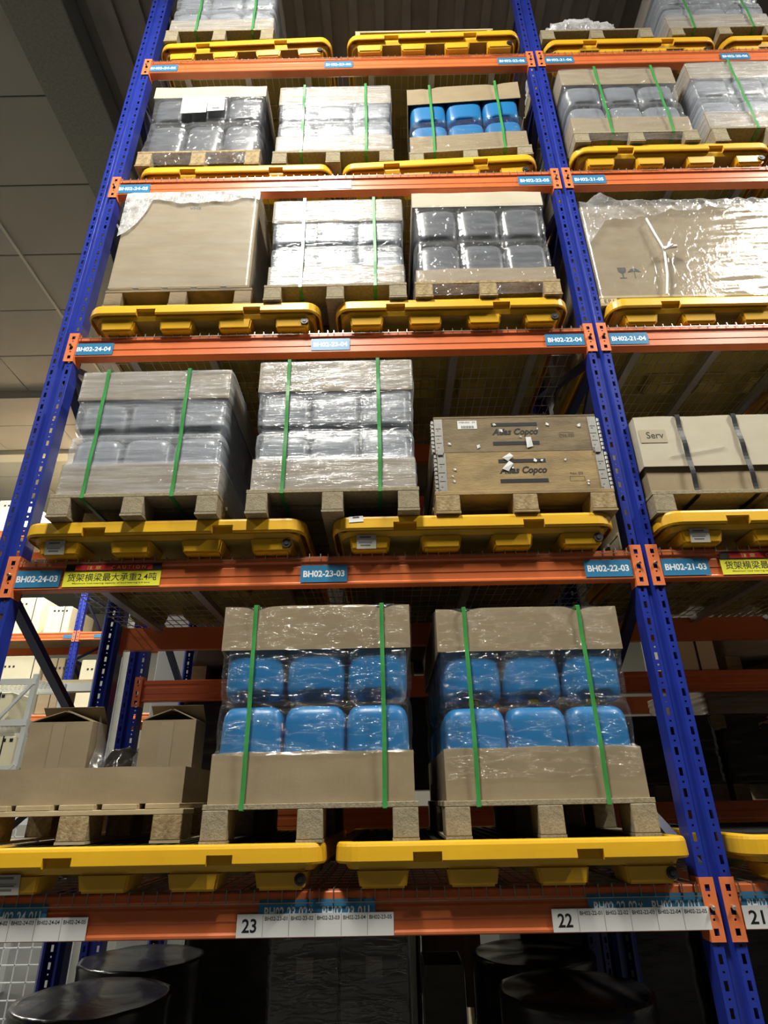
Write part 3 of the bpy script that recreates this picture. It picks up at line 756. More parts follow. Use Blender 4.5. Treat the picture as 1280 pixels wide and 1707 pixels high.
load(-0.975, -0.185, -0.075, 2, 0.115, 0.225, 0.470, 0.745, 0.868, 'cand', 'grey', Wm[5], (), seed=6, tmat='card_tape', lidmat='card_pale', fz=(-0.0, 0.86), sidecans=-1, pal='osb')
load(-2.790, -1.985, 0.03, 3, 0.150, 0.160, 0.510, 0.775, 0.900, 'cand', 'grey', Wm[6], (), tray=False, seed=7, lidmat='card_pale', fz=(0.0, 0.86), sidecans=1, pal='osb')
load(-1.878, -1.085, 0.03, 3, 0.125, 0.305, 0.480, 0.665, 0.865, 'cang', 'milky', Wm[7], (-1.70, -1.26), seed=8, sidecans=0)
load(-0.960, -0.165, 0.02, 3, 0.100, 0.280, 0.455, 0.645, 0.830, 'canb', 'clear', Wm[8], (-0.80, -0.33), seed=9, rz=-0.045, sidecans=-1, fz=(0.0, 0.5), caps=False)
load(0.115, 0.905, -0.07, 3, 0.108, 0.280, 0.460, 0.652, 0.832, 'cang', 'grey', Wm[9], (0.36, 0.76), seed=10, sidecans=-1)
load(1.030, 1.820, -0.06, 3, 0.145, 0.330, 0.520, 0.717, 0.900, 'cang', 'milky', Wm[10], (1.33, 1.68), seed=11, sidecans=-1)
load(-2.765, -1.965, -0.04, 4, 0.145, 0.320, 0.490, 0.670, 0.850, 'cang', 'milky', Wm[11], (-2.55, -2.12), seed=12, sidecans=1)
load(1.070, 1.860, -0.01, 4, 0.110, 0.300, 0.480, 0.660, 0.850, 'cang', 'milky', Wm[12], (1.25, 1.70), seed=13, sidecans=-1)

# ------------------------------------------------------------------ other loads
def carton_box(name, x0, x1, yf, Dp, z0, z1, mt, label, cat='carton', rz=0.0, seam=True, bev=0.004):
    t = thing(name, label, cat, ((x0 + x1) / 2, yf + Dp / 2, z0), (0, 0, rz))
    part('carton_body', box_mesh(x1 - x0, Dp, z1 - z0, mt, bev), t)
    return t

def sheet_grid(name, pts, mt, label, cat='plastic film', th=0.0, smooth=True, parent=None):
    """pts: rows of points"""
    v = [p for r_ in pts for p in r_]; n = len(pts[0]); f = []
    for i in range(len(pts) - 1):
        for j in range(n - 1): f.append((i * n + j, i * n + j + 1, (i + 1) * n + j + 1, (i + 1) * n + j))
    return part(name, mesh_from(name, v, f, mt, smooth), parent, label=label, cat=cat if parent is None else None)

# large plain carton at the rack end, third shelf
zb = ZL[2] + 0.1585
pallet(-2.735, -1.905, -0.07, 2, 0.140, 'worn wooden pallet under the large plain carton on the third shelf', mt='crate', depth=1.12, cross=True)
t = carton_box('large_carton', -2.735, -1.925, -0.06, 1.08, zb + 0.1405, zb + 0.93, M['card'], 'large plain beige carton at the rack end on the third shelf')
part('print_mark', text_mesh('VHS', 0.07, 0.022, M['ink'], 0.02), t, loc=(0.02, -0.5412, 0.66))
film_obj(-2.735, -1.925, -0.06, 1.08, zb, [(0.10, 0.004, 0), (0.14, 0.003, 0), (0.5, 0.002, 0), (0.93, 0.004, 0), (0.934, -0.01, 0)], FILM['card'], 'thin stretch film around the large plain carton', seed=21, amp=0.0008, tail=0.01)
pts = []
for i in range(26):
    s = i / 25; row_ = []
    for j in range(60):
        u = j / 59; x = -2.745 + 0.83 * u
        edge = 0.085 + 0.02 * math.sin(u * 19) + 0.02 * noise.noise(Vector((u * 9, 3, 1)))
        edge += 0.30 * max(0, 1 - u / 0.20) ** 0.6 if u < 0.20 else 0.0
        edge += 0.04 * math.exp(-((u - 0.55) / 0.08) ** 2)
        if s < 0.35: y = -0.071 + 0.25 * (0.35 - s) / 0.35; z = zb + 0.937
        else: y = -0.0735; z = zb + 0.937 - edge * (s - 0.35) / 0.65
        k = 0.006 * abs(noise.noise(Vector((x * 10 + z * 8, z * 12, 5)))) + 0.004 * abs(noise.noise(Vector((x * 25, z * 30, 2))))
        row_.append((x, y - k, z + (0.5 * k if s < 0.35 else 0)))
    pts.append(row_)
sheet_grid('plastic_cover', pts, FILM['sheet'], 'whitish plastic cover folded over the top edge of the large plain carton')

# large sheeted carton past the post, third shelf
pallet(0.07, 1.56, 0.0, 2, 0.075, 'low wooden pallet under the sheeted carton on the third shelf', mt='pine', blocks=4, block_mat='pine', depth=1.1)
t = carton_box('sheeted_carton', 0.08, 1.55, 0.01, 1.06, zb + 0.0755, zb + 0.835, M['card'], 'long beige carton wrapped in clear sheet past the post on the third shelf')
mb = MB()
mb.quad((-0.014, 0, 0.022), (0.014, 0, 0.022), (0.012, 0, 0.004), (0.003, 0, -0.004), (-0.003, 0, -0.004), (-0.012, 0, 0.004)); mb.quad((-0.002, 0, -0.004), (0.002, 0, -0.004), (0.002, 0, -0.022), (-0.002, 0, -0.022)); mb.quad((-0.011, 0, -0.026), (0.011, 0, -0.026), (0.011, 0, -0.022), (-0.011, 0, -0.022))
part('fragile_mark', mb.mesh('mark', M['ink']), t, loc=(-0.575, -0.5315, 0.187), scale=(1.8, 1, 1.8))
mb = MB()
mb.quad((-0.022, 0, 0.0), (-0.008, 0, 0.003), (0.008, 0, 0.003), (0.022, 0, 0.0), (0.012, 0, 0.012), (0, 0, 0.019), (-0.012, 0, 0.012)); mb.quad((-0.0015, 0, -0.024), (0.0015, 0, -0.024), (0.0015, 0, 0.004), (-0.0015, 0, 0.004))
part('umbrella_mark', mb.mesh('mark', M['ink']), t, loc=(-0.505, -0.5315, 0.187), scale=(1.8, 1, 1.8))
for k, ch in enumerate(('E', 'P', 'A')):
    part('print_mark', text_mesh(ch, 0.016, 0.026, M['inkbrown']), bpy.data.objects[[o.name for o in bpy.data.objects if o.name.startswith('wooden_pallet')][-1]], loc=(-0.745 + 0.03 + 0.022 * k, -0.0012, 0.032))
film_obj(0.08, 1.55, 0.01, 1.06, zb, [(0.055, 0.006, 0), (0.08, 0.006, 0), (0.45, 0.008, 0), (0.83, 0.006, 0), (0.84, -0.01, 0)], FILM['clearsheet'], 'shiny creased clear sheet around the long carton on the third shelf', seed=31, amp=0.006, tail=0.015, grow=True)
pts = []
for i in range(30):
    s = i / 29; row_ = []
    for j in range(100):
        u = j / 99; x = 0.065 + 1.50 * u
        edge = 0.13 + 0.05 * math.sin(u * 7 + 1) + 0.04 * noise.noise(Vector((u * 12, 3, 1)))
        edge += 0.22 * max(0, 1 - abs(u - 0.0) / 0.09)
        lift = 0.11 * max(0, 1 - abs(u - 0.10) / 0.06) if s < 0.6 else 0.0
        if s < 0.4: y = 0.0 + 0.3 * (0.4 - s) / 0.4; z = zb + 0.845 + 0.05 * noise.noise(Vector((x * 4, y * 4, 3)))
        else: y = -0.014; z = zb + 0.845 - edge * (s - 0.4) / 0.6
        z += lift * (1 - abs(s - 0.35) / 0.35 if s < 0.7 else 0) + 0.02 * abs(noise.noise(Vector((x * 9, 1, 1))))
        k = 0.022 * abs(noise.noise(Vector((x * 9 + z * 9, z * 7, 5)))) + 0.008 * abs(noise.noise(Vector((x * 27 - z * 20, z * 22, 2))))
        row_.append((x, y - k, z))
    pts.append(row_)
sheet_grid('plastic_cover', pts, FILM['cover'], 'crumpled clear plastic cover bunched along the top of the sheeted carton')
mb = MB(); a = [(0.455, -0.020, zb + 0.68), (0.475, -0.026, zb + 0.54), (0.50, -0.030, zb + 0.40), (0.475, -0.028, zb + 0.2), (0.44, -0.026, zb + 0.05)]
for p, q in zip(a[:-1], a[1:]): mb.bar(p, q, 0.013, n=6)
cord = part('tie_cord', mb.mesh('cord', M['white']), None, label='white cord tied down the front of the sheeted carton', cat='cord')
mb = MB(); mb.bar((0.49, -0.038, zb + 0.40), (0.57, -0.038, zb + 0.415), 0.022, n=6); mb.bar((0.49, -0.042, zb + 0.385), (0.545, -0.046, zb + 0.42), 0.018, n=6); mb.bar((0.52, -0.038, zb + 0.40), (0.535, -0.042, zb + 0.445), 0.016, n=6)
part('knot', mb.mesh('knot', M['white']), cord)

# strapped carton past the post, second shelf
zb = ZL[1] + 0.1585
pallet(0.075, 1.28, -0.06, 1, 0.115, 'pressed wood pallet under the black-strapped carton on the second shelf', depth=1.1)
t = thing('strapped_carton', 'long tan carton with deep lid past the post on the second shelf', 'carton', (0.675, 0.5, zb + 0.116))
part('carton_base', tray_mesh(1.17, 1.04, 0.30, M['card'], True), t)
part('carton_lid', tray_mesh(1.195, 1.075, 0.285, M['card_pale'], False, wob=0.006, seed=5), t, loc=(0, 0, 0.142))
part('tape', box_mesh(0.13, 0.001, 0.075, M['tape_pale']), t, loc=(-0.52, -0.5400, 0.275), label='brown tape patch with printed word')
part('lettering', text_mesh('Serv', 0.085, 0.038, M['ink'], 0.008), t, loc=(-0.51, -0.5412, 0.318))
mb = MB()
for k in range(24):
    x = -0.5 + k * 0.05
mb.bar((-0.46, -0.5402, 0.195), (-0.18, -0.5402, 0.245), 0.02, 0.002); part('tape_strip', mb.mesh('tape', FILM['clearsheet']), t, label='shiny clear tape strip')
for k, x in enumerate((0.295, 0.575, 0.86)):
    strap_obj(x, -0.045, 1.10, zb + 0.095, zb + 0.545, 'black strap, %s from the blue post, round the lidded carton' % ('first', 'second', 'third')[k], M['bstrap'], W=0.024, off=0.006)

# stencilled crate of two collars beside the post, second shelf
pallet(-0.945, -0.115, -0.10, 1, 0.112, 'old wooden pallet with chip blocks under the stencilled crate', mt='crate2', block_mat='osb', depth=1.12, bw=0.115)
def collar(z0, h, wd, xo, mt, label, letw, inkz, tag):
    t = thing('pallet_collar', label, 'wooden crate', (-0.525 + xo, -0.085, z0))
    Wc, Dc, th = wd, 1.06, 0.02
    part('front_board', box_mesh(Wc - 2 * 0.001, th, h, M[mt], 0.0015), t, loc=(0, th / 2, 0))
    part('rear_board', box_mesh(Wc, th, h, M[mt], 0.0015), t, loc=(0, Dc - th / 2, 0))
    for s in (-1, 1):
        part('side_board', box_mesh(th, Dc - 2 * th - 0.002, h, M[mt], 0.0015), t, loc=(s * (Wc / 2 - th / 2), Dc / 2, 0))
        mb = MB()
        mb.box(-0.020, 0.020, -0.0035, 0, -0.01, h - 0.004)
        for k in range(4): mb.box(-0.018 + (k % 2) * 0.004, 0.012, -0.0052, -0.0035, 0.012 + k * (h - 0.03) / 4, 0.012 + k * (h - 0.03) / 4 + 0.003)
        for k in range(3): mb.bar((-0.004, -0.0055, 0.03 + k * (h - 0.05) / 3), (-0.004, -0.0035, 0.03 + k * (h - 0.05) / 3), 0.006, n=6)
        mb.box(-0.012, 0.014, -0.010, -0.0035, -0.016, 0.012)
        part('corner_plate', mb.mesh('corner_plate', M['galv']), t, loc=(s * (Wc / 2 - 0.022), 0, 0), label='zinc corner plate')
        mb = MB(); k = 0.0
        while k < h - 0.02: mb.bar((0, 0.0, k), (0, 0.0, k + 0.016), 0.014, n=8); k += 0.023
        mb.box(-0.002, 0.002, 0.008, 0.055, 0, h - 0.005)
        k = 0.01
        while k < h - 0.02: mb.bar((s * 0.003, 0.03, k), (s * 0.003, 0.03, k + 0.012), 0.008, n=6); k += 0.02
        part('hinge', mb.mesh('hinge', M['galv']), t, loc=(s * (Wc / 2 + 0.008), -0.001, 0), label='zinc corner hinge')
    for zz in (0.155, 0.0468): part('ink_bar', box_mesh(letw, 0.0006, 0.020, M['ink']), t, loc=(inkz, -0.0008, zz - 0.010 + (0.008 if h > .2 else 0)))
    part('lettering', text_mesh('Atlas Copco', letw, 0.048, M['ink'], 0.034, shear=0.3), t, loc=(inkz, -0.0009, 0.108))
    part('stamp', text_mesh('No 02', 0.06, 0.012, M['inkbrown']), t, loc=(inkz + 0.25, -0.0009, 0.09))
    mb = MB()
    for (a, b, c, d) in ((-0.035, 0.035, 0.012, 0.0135), (-0.035, 0.035, -0.012, -0.0105), (-0.036, -0.0345, -0.012, 0.0135), (0.0335, 0.035, -0.012, 0.0135)): mb.quad((a, 0, c), (b, 0, c), (b, 0, d), (a, 0, d))
    part('stamp_frame', mb.mesh('stamp', M['inkbrown']), t, loc=(inkz + 0.25, -0.0009, 0.09 if h < 0.2 else 0.06))
    rnd = random.Random(int(h * 1000))
    for k in range(9):
        s = rnd.uniform(0.006, 0.013); x = rnd.uniform(-0.36, 0.36); z = rnd.uniform(0.015, h - 0.02)
        mb = MB(); mb.quad((-s, -0.002, -s * 0.4), (s * 0.3, -0.001, -s * 0.8), (s, -0.004, s * 0.2), (0, -0.001, s * 0.8))
        part('paper_scrap', mb.mesh('scrap', M['paper']), t, loc=(x, -0.0012, z), rot=(0, rnd.uniform(0, 6), 0))
    for (x, z, a, ll) in tag[1:]:
        mb = MB(); mb.quad((-0.018, -0.004, -ll), (0.014, -0.002, -ll * 0.9), (0.018, -0.006, ll * 0.8), (-0.006, -0.003, ll))
        part('paper_scrap', mb.mesh('scrap', M['paper']), t, loc=(x, -0.0012, z), rot=(0, a, 0))
    if tag[0]:
        s = part('barcode_label', box_mesh(0.095, 0.001, 0.048, M['paper']), t, loc=(-0.235, -0.001, h - 0.062), label='white printed barcode label')
        part('lettering', text_mesh('HTBA-EDC   279', 0.08, 0.009, M['ink'], 0.01), s, loc=(0, -0.0008, 0.038))
        for k in range(14): part('barcode_line', box_mesh(0.0018 if k % 3 else 0.003, 0.0006, 0.015, M['ink']), s, loc=(-0.028 + k * 0.0045, -0.0007, 0.003))
    return t
collar(zb + 0.113, 0.215, 0.80, 0.0, 'crate2', 'lower golden-brown wooden collar of the stencilled crate with zinc hinge corners', 0.225, 0.005, (False, (-0.065, 0.135, 0.5, 0.028), (-0.06, 0.185, 0.7, 0.022)))
collar(zb + 0.3285, 0.195, 0.80, -0.006, 'crate', 'upper grey-brown wooden collar of the stencilled crate with white barcode label', 0.225, -0.005, (True, (0.055, 0.05, -0.2, 0.03)))
part('crate_cover', box_mesh(0.80, 1.06, 0.012, M['crate'], 0.002), None, loc=(-0.531, 0.445, zb + 0.524), label='thin wooden cover board on top of the stencilled crate', cat='board')

# open carton tray with two boxes, lowest shelf at the rack end
zb = ZL[0] + 0.1585
pallet(-2.86, -2.00, 0.08, 0, 0.140, 'light slatted wooden pallet under the open carton tray on the lowest shelf', mt='pine', block_mat='osb', depth=1.05, cross=True, bw=0.12)
part('carton_tray', tray_mesh(0.86, 1.0, 0.135, M['card'], True, wob=0.006, seed=4), None, loc=(-2.45, 0.61, zb + 0.1405), label='wide shallow cardboard tray on the light slatted pallet', cat='carton')
def open_box(x0, x1, y0, dp, h, label, flap=True, rz=0.0):
    t = thing('open_carton', label, 'carton', ((x0 + x1) / 2, y0 + dp / 2, zb + 0.146), (0, 0, rz)); W = x1 - x0
    part('carton_body', tray_mesh(W, dp, h, M['card'], True, seed=int(x0 * -10)), t)
    part('tape', box_mesh(0.055, 0.0008, h - 0.01, M['card_tape']), t, loc=(-0.005, -dp / 2 - 0.0022, 0.003), label='brown packing tape down the front')
    def flp(pts):
        mb = MB(); mb.quad(*pts); o = part('flap', mb.mesh('flap', M['card']), t); md = o.modifiers.new('b', 'SOLIDIFY'); md.thickness = 0.004
    flp([(-W / 2, dp / 2, h), (W / 2, dp / 2, h), (W / 2, dp / 2 - 0.07, h + 0.07), (-W / 2, dp / 2 - 0.07, h + 0.07)])
    flp([(W / 2, -dp / 2, h), (W / 2, dp / 2, h), (0.006, dp / 2 - 0.01, h + 0.05), (0.006, -dp / 2 + 0.02, h + 0.05)])
    flp([(-W / 2, -dp / 2, h), (-W / 2, dp / 2, h), (-0.004, dp / 2 - 0.01, h + 0.045), (-0.004, -dp / 2 + 0.02, h + 0.045)])
    return t
open_box(-2.755, -2.480, 0.20, 0.15, 0.325, 'square brown carton with raised flaps in the shallow tray at the rack end')
open_box(-2.262, -2.025, 0.20, 0.15, 0.325, 'narrow brown carton with tape in the shallow tray beside the blue cans')
pts = []
for i in range(14):
    s = i / 13; row_ = []
    for j in range(24):
        u = j / 23; x = -2.475 + 0.215 * u
        zt = zb + 0.50 - 0.20 * math.sin(u * math.pi) - 0.04 * u; z = zt - (0.30 - 0.1 * math.sin(u * math.pi)) * s
        row_.append((x, 0.24 + 0.05 * noise.noise(Vector((x * 9, z * 9, 1))) + 0.05 * math.sin(u * math.pi), max(z, zb + 0.16)))
    pts.append(row_)
sheet_grid('crumpled_film', pts, FILM['clearsheet'], 'clear crumpled film slung between the two open cartons')
t = thing('wrapped_bag', 'grey filled bag between the two open cartons in the shallow tray', 'bag', (-2.372, 0.34, zb + 0.147))
bm = bmesh.new(); bmesh.ops.create_icosphere(bm, subdivisions=4, radius=1)
for q in bm.verts:
    k = 1 + 0.08 * noise.noise(q.co * 3); q.co = Vector((q.co.x * 0.085 * k, q.co.y * 0.12 * k, max(0.0, (q.co.z * 0.5 + 0.42) * 0.24 * k)))
me = bpy.data.meshes.new('bag'); bm.to_mesh(me); bm.free(); me.materials.append(M['bfilm']); me.polygons.foreach_set('use_smooth', [True] * len(me.polygons))
part('bag_body', me, t)
part('paper_slip', box_mesh(0.10, 0.002, 0.03, M['paperg']), t, loc=(0.0, -0.135, 0.02), rot=(R(-20), 0, 0), label='pale paper slip')

# top shelf: thin frame and bundle of film
zb = ZL[4] + 0.1585
t = thing('timber_skid', 'thin light wooden frame lying on the top shelf spill pallet beside the post', 'pallet', (-0.815, -0.06, zb), (0, 0, 0.0))
for y in (0.02, 1.0): part('batten', box_mesh(1.04, 0.04, 0.02, M['pine'], 0.002), t, loc=(0, y, 0.055))
for x in (-0.50, 0.03, 0.49): part('spacer_block', box_mesh(0.035, 0.04, 0.055, M['pine'], 0.002), t, loc=(x, 0.02, 0)); part('spacer_block', box_mesh(0.035, 0.04, 0.055, M['pine'], 0.002), t, loc=(x, 1.0, 0))
for y in (0.2, 0.4, 0.6, 0.8): part('slat', box_mesh(1.04, 0.09, 0.012, M['pine'], 0.002), t, loc=(0, y, 0.075))
for x in (-0.50, 0.03, 0.49): part('cross_batten', box_mesh(0.035, 0.93, 0.02, M['pine'], 0.002), t, loc=(x, 0.51, 0.055))
pallet(0.08, 0.925, -0.02, 4, 0.125, 'plain wooden pallet under the bundle of crumpled film on the top shelf', depth=1.1)
bm = bmesh.new(); bmesh.ops.create_icosphere(bm, subdivisions=5, radius=1)
for q in bm.verts:
    c = q.co.copy(); k = 1 + 0.16 * noise.noise(c * 2.5) + 0.10 * abs(noise.noise(c * 7)) + 0.05 * noise.noise(c * 16)
    q.co = Vector((math.copysign(abs(c.x) ** 0.7, c.x) * 0.33 * k, math.copysign(abs(c.y) ** 0.7, c.y) * 0.36 * k, max(0.0, (math.copysign(abs(c.z) ** 0.6, c.z) * 0.62 + 0.38) * 0.23 * k)))
me = bpy.data.meshes.new('film_bundle'); bm.to_mesh(me); bm.free(); me.materials.append(FILM['sheet']); me.polygons.foreach_set('use_smooth', [True] * len(me.polygons))
part('film_bundle', me, None, loc=(0.43, 0.36, zb + 0.1255), label='shiny heap of crumpled clear film on the top shelf pallet', cat='plastic film')

# paper sheets on the fourth shelf grey cans at the rack end
zb = ZL[3] + 0.1585
for k, (x, w_, h_, a, z) in enumerate(((-2.47, 0.18, 0.20, -0.05, 0.54), (-2.315, 0.12, 0.18, -0.07, 0.56))):
    s = part('paper_document', box_mesh(w_, 0.0012, h_, M['paper']), None, loc=(x, -0.006, zb + z), rot=(R(-2), a, 0),
             label=('wide white document taped to the grey cans at the rack end, fourth shelf', 'narrow white document with barcode taped to the grey cans, fourth shelf')[k], cat='paper')
    for q in range(4): part('print_line', box_mesh(w_ * 0.7, 0.0006, 0.003, M['inkg']), s, loc=(0, -0.0009, h_ * (0.85 - q * 0.12)))
    if k: part('barcode', box_mesh(0.05, 0.0006, 0.022, M['inkg']), s, loc=(0, -0.0009, 0.02))

for k, (x0_, x1_, l_, h_) in enumerate(((1.42, 2.70, 1, 0.95), (1.72, 2.80, 2, 0.9), (1.92, 2.80, 3, 0.9))):  # unseen cartons added to stop light leaking in behind the right bay
    zz_ = ZL[l_] + 0.1585
    if l_ != 3: spill(2.10, -0.07, l_, 'yellow spill pallet on the %s shelf beyond the picture edge' % SHELF[l_])
    t = thing('light_blocker_carton', 'unseen carton added to block light on the %s shelf beyond the picture edge' % SHELF[l_], 'carton', ((x0_ + x1_) / 2, 0.5, zz_)); part('carton_body', box_mesh(x1_ - x0_, 1.05, h_, M['card'], 0.004), t)
# ------------------------------------------------------------------ floor level under the rack
def drum(x, y, label, z=0.0):
    t = thing('wrapped_drum', label, 'drum', (x, y, z)); n = 48; v = []; f = []
    prof = [(0.0, 0.300), (0.02, 0.308), (0.28, 0.305), (0.30, 0.313), (0.32, 0.305), (0.58, 0.305), (0.60, 0.313), (0.62, 0.305), (0.86, 0.306), (0.885, 0.309), (0.897, 0.302), (0.893, 0.285), (0.895, 0.20), (0.90, 0.02)]
    for z_, r_ in prof:
        for i in range(n):
            a = 2 * math.pi * i / n; k = 1 + 0.006 * noise.noise(Vector((math.cos(a) * 5, math.sin(a) * 5, z_ * 6 + x)))
            v.append((r_ * k * math.cos(a), r_ * k * math.sin(a), z_ + (0.008 * noise.noise(Vector((r_ * math.cos(a) * 9, r_ * math.sin(a) * 9, x))) if z_ > 0.88 else 0)))
    for q in range(len(prof) - 1):
        for i in range(n): f.append((q * n + i, q * n + (i + 1) % n, (q + 1) * n + (i + 1) % n, (q + 1) * n + i))
    f.append(tuple(reversed(range(n)))); f.append(tuple((len(prof) - 1) * n + i for i in range(n)))
    part('drum_body', mesh_from('drum', v, f, M['bfilm'], True), t)
drum(-2.41, 0.50, 'round drum under dark film beneath the lowest shelf, front one at the rack end')
drum(-2.47, 1.20, 'round drum under dark film behind the front drum at the rack end')
drum(-0.44, 0.50, 'round drum under dark film beneath the lowest shelf, front one by the middle post')
drum(-0.47, 1.17, 'round drum under dark film behind the front drum by the middle post')
def dark_stack(x0, x1, y0, dp, z0, rows, cols, h, mt, label, base='dark'):
    for r_ in range(rows):
        for c in range(cols):
            W = (x1 - x0) / cols
            t = thing('dark_carton', '%s, %s layer%s' % (label, ('bottom', 'middle', 'top')[r_ if rows == 3 else (r_ * 2 if rows == 2 else 0)], '' if cols == 1 else (', first column', ', second column', ', third column')[c]), 'carton', (x0 + W * (c + 0.5), y0 + dp / 2, z0 + r_ * (h + 0.002)))
            part('carton_body', box_mesh(W - 0.004, dp, h, M[mt], 0.006), t)
            part('tape', box_mesh(W * 0.24, 0.001, 0.07, M[base]), t, loc=(0, -dp / 2 - 0.0008, h * 0.55))
dark_stack(-1.66, -1.12, 0.30, 0.8, 0.15, 3, 2, 0.325, 'dark', 'dark carton under the lowest shelf', 'brown')
pallet(-1.68, -1.10, 0.28, 0, 0.149, 'dark low pallet under the covered cartons on the floor', depth=0.84, z=0.0, mt='crate')
film_obj(-1.66, -1.12, 0.30, 0.8, 0, [(0.14, 0.006, 0), (0.5, 0.005, 0), (1.13, 0.006, 0)], FILM['clear'], 'loose clear film around the dark cartons on the floor', seed=41, amp=0.006, tail=0.02)
# pine crate and open carton seen through the gap
t = thing('pine_crate', 'light pine crate with two battens standing behind the rack', 'wooden crate', (-0.80, 2.35, 0))
part('crate_body', box_mesh(0.36, 0.5, 0.75, M['pine'], 0.004), t, loc=(0, 0.0, 0.62))
for x in (-0.09, 0.09): part('batten', box_mesh(0.05, 0.025, 1.0, M['pine'], 0.003), t, loc=(x, -0.264, 0.45))
for x in (-0.15, 0.15): part('leg', box_mesh(0.06, 0.4, 0.62, M['pine'], 0.003), t, loc=(x, 0.02, 0))
part('label_paper', box_mesh(0.07, 0.001, 0.05, M['paper']), t, loc=(0.0, -0.2512, 0.98), label='white paper label')
t = thing('open_dark_carton', 'open upright brown carton between the covered cartons and the drums', 'carton', (-0.93, 1.25, 0))
part('carton_body', tray_mesh(0.20, 0.3, 0.86, M['brown'], True, seed=9), t)
for nm, x in (('grey wall panel edge standing beside the covered cartons', -1.78), ('grey panel edge standing beside the open upright carton', -1.075)):
    part('panel_board', box_mesh(0.03, 0.5, 1.02, M['white_pillar'], 0.003), None, loc=(x, 1.55, 0), label=nm, cat='panel')

def cream_box(x0, x1, z0, h, label, dp=0.9, y=8.1, mt='cream'):
    t = thing('cream_carton', label, 'carton', ((x0 + x1) / 2, y + dp / 2, z0)); W = x1 - x0
    part('carton_body', box_mesh(W, dp, h, M[mt], 0.01), t)
    part('corner_tape', box_mesh(0.015, 0.002, h, M['ink']), t, loc=(W / 2 - 0.13, -dp / 2 - 0.0015, 0))
    for k in range(4): part('print_mark', box_mesh(0.035, 0.002, 0.035, M['ink']), t, loc=(-W / 2 + 0.13 + k * 0.075, -dp / 2 - 0.0015, h * 0.8))
# ------------------------------------------------------------------ second rack row, back to back
Y2 = 1.62; Z2 = [0.95, 1.56, 2.37, 3.75, 5.1, 6.45]
for k, x in enumerate(POST_X):
    frame(x, Y2, 1.2, 7.9, 'dark blue upright frame of the back row, %s' % ('at the rack end', 'behind the middle post', 'beyond the picture edge')[k], [3.0, 4.2, 5.4, 6.6])
for l, z in enumerate(Z2[1:]):
    for b, bx in enumerate(BX):
        for yy, nm in ((Y2, 'near'), (Y2 + 1.2, 'far')):
            beam(bx, yy, z, 'orange beam of the back row, %s side, tier %s, %s' % (nm, ('one', 'two', 'three', 'four', 'five')[l], BAYN[b]), flip=(nm == 'far'), pins=False)
def wrapped(x0, x1, z0, h, mt, label, y=None, dp=0.95, film=True):
    y = Y2 + 0.06 if y is None else y
    t = thing('wrapped_load', label, 'wrapped load', ((x0 + x1) / 2, y + dp / 2, z0))
    W = x1 - x0; v = []; f = []; n = 0
    P = []
    for i in range(30): P.append((-W / 2 + W * i / 30, -dp / 2))
    for i in range(10): P.append((W / 2, -dp / 2 + dp * i / 10))
    for i in range(30): P.append((W / 2 - W * i / 30, dp / 2))
    for i in range(10): P.append((-W / 2, dp / 2 - dp * i / 10))
    n = len(P); rows = 24
    for r_ in range(rows + 1):
        for (px, py) in P:
            k = 1 + 0.015 * noise.noise(Vector((px * 4 + x0, py * 4, r_ * 0.6))) + 0.01 * noise.noise(Vector((px * 12, py * 12, r_ * 1.7 + x0)))
            v.append((px * k, py * k, h * r_ / rows))
    for r_ in range(rows):
        for i in range(n): f.append((r_ * n + i, r_ * n + (i + 1) % n, (r_ + 1) * n + (i + 1) % n, (r_ + 1) * n + i))
    f.append(tuple(rows * n + i for i in range(n))); f.append(tuple(reversed(range(n))))
    part('wrapped_body', mesh_from('wrapped', v, f, M[mt], True), t)
    mb = MB()
    for a in (-W / 2 + 0.05, 0, W / 2 - 0.05): part('pallet_runner', box_mesh(0.1, dp, 0.099, M['crate']), t, loc=(a, 0, -0.10))
wrapped(-2.58, -1.75, Z2[1] + 0.105, 0.64, 'bfilm', 'black film-wrapped load on the back row behind the narrow open carton')
wrapped(-2.55, -1.70, Z2[2] + 0.105, 0.95, 'dark', 'dark film-wrapped load on the back row behind the first blue cans')
wrapped(-1.55, -0.65, Z2[1] + 0.105, 0.62, 'bfilm', 'black film-wrapped load on the back row behind the gap between blue cans')
wrapped(-1.50, -0.60, Z2[2] + 0.105, 0.95, 'bfilm', 'black film-wrapped load on the upper tier behind the gap between blue cans')
wrapped(0.16, 0.98, Z2[1] + 0.105, 0.42, 'bfilm', 'long black wrapped load on the back row just past the middle post')
wrapped(1.02, 2.3, Z2[1] + 0.105, 0.42, 'bfilm', 'second long black wrapped load on the back row past the middle post')
wrapped(0.97, 1.70, Z2[1] + 0.53, 0.22, 'brown', 'brown film-wrapped parcel lying on the black wrapped loads')
wrapped(1.18, 2.1, Z2[2] + 0.105, 0.55, 'brown', 'brown film-wrapped load on the back row upper tier past the post')
cream_box(0.80, 1.10, Z2[2] + 0.001, 0.36, 'small cream carton on the back row seen beside the middle post', dp=0.5, y=Y2 + 0.02)
for l, z in ((3, Z2[3]), (4, Z2[4])):
    wrapped(-2.6, -1.7, z + 0.105, 0.9, 'dark', 'dark wrapped load on back row tier %s near the rack end' % ('', '', '', 'three', 'four')[l])
    wrapped(-1.5, -0.6, z + 0.105, 0.9, 'brown', 'brown wrapped load on back row tier %s in mid bay' % ('', '', '', 'three', 'four')[l])
    wrapped(0.3, 1.3, z + 0.105, 0.9, 'dark', 'dark wrapped load on back row tier %s past the post' % ('', '', '', 'three', 'four')[l])
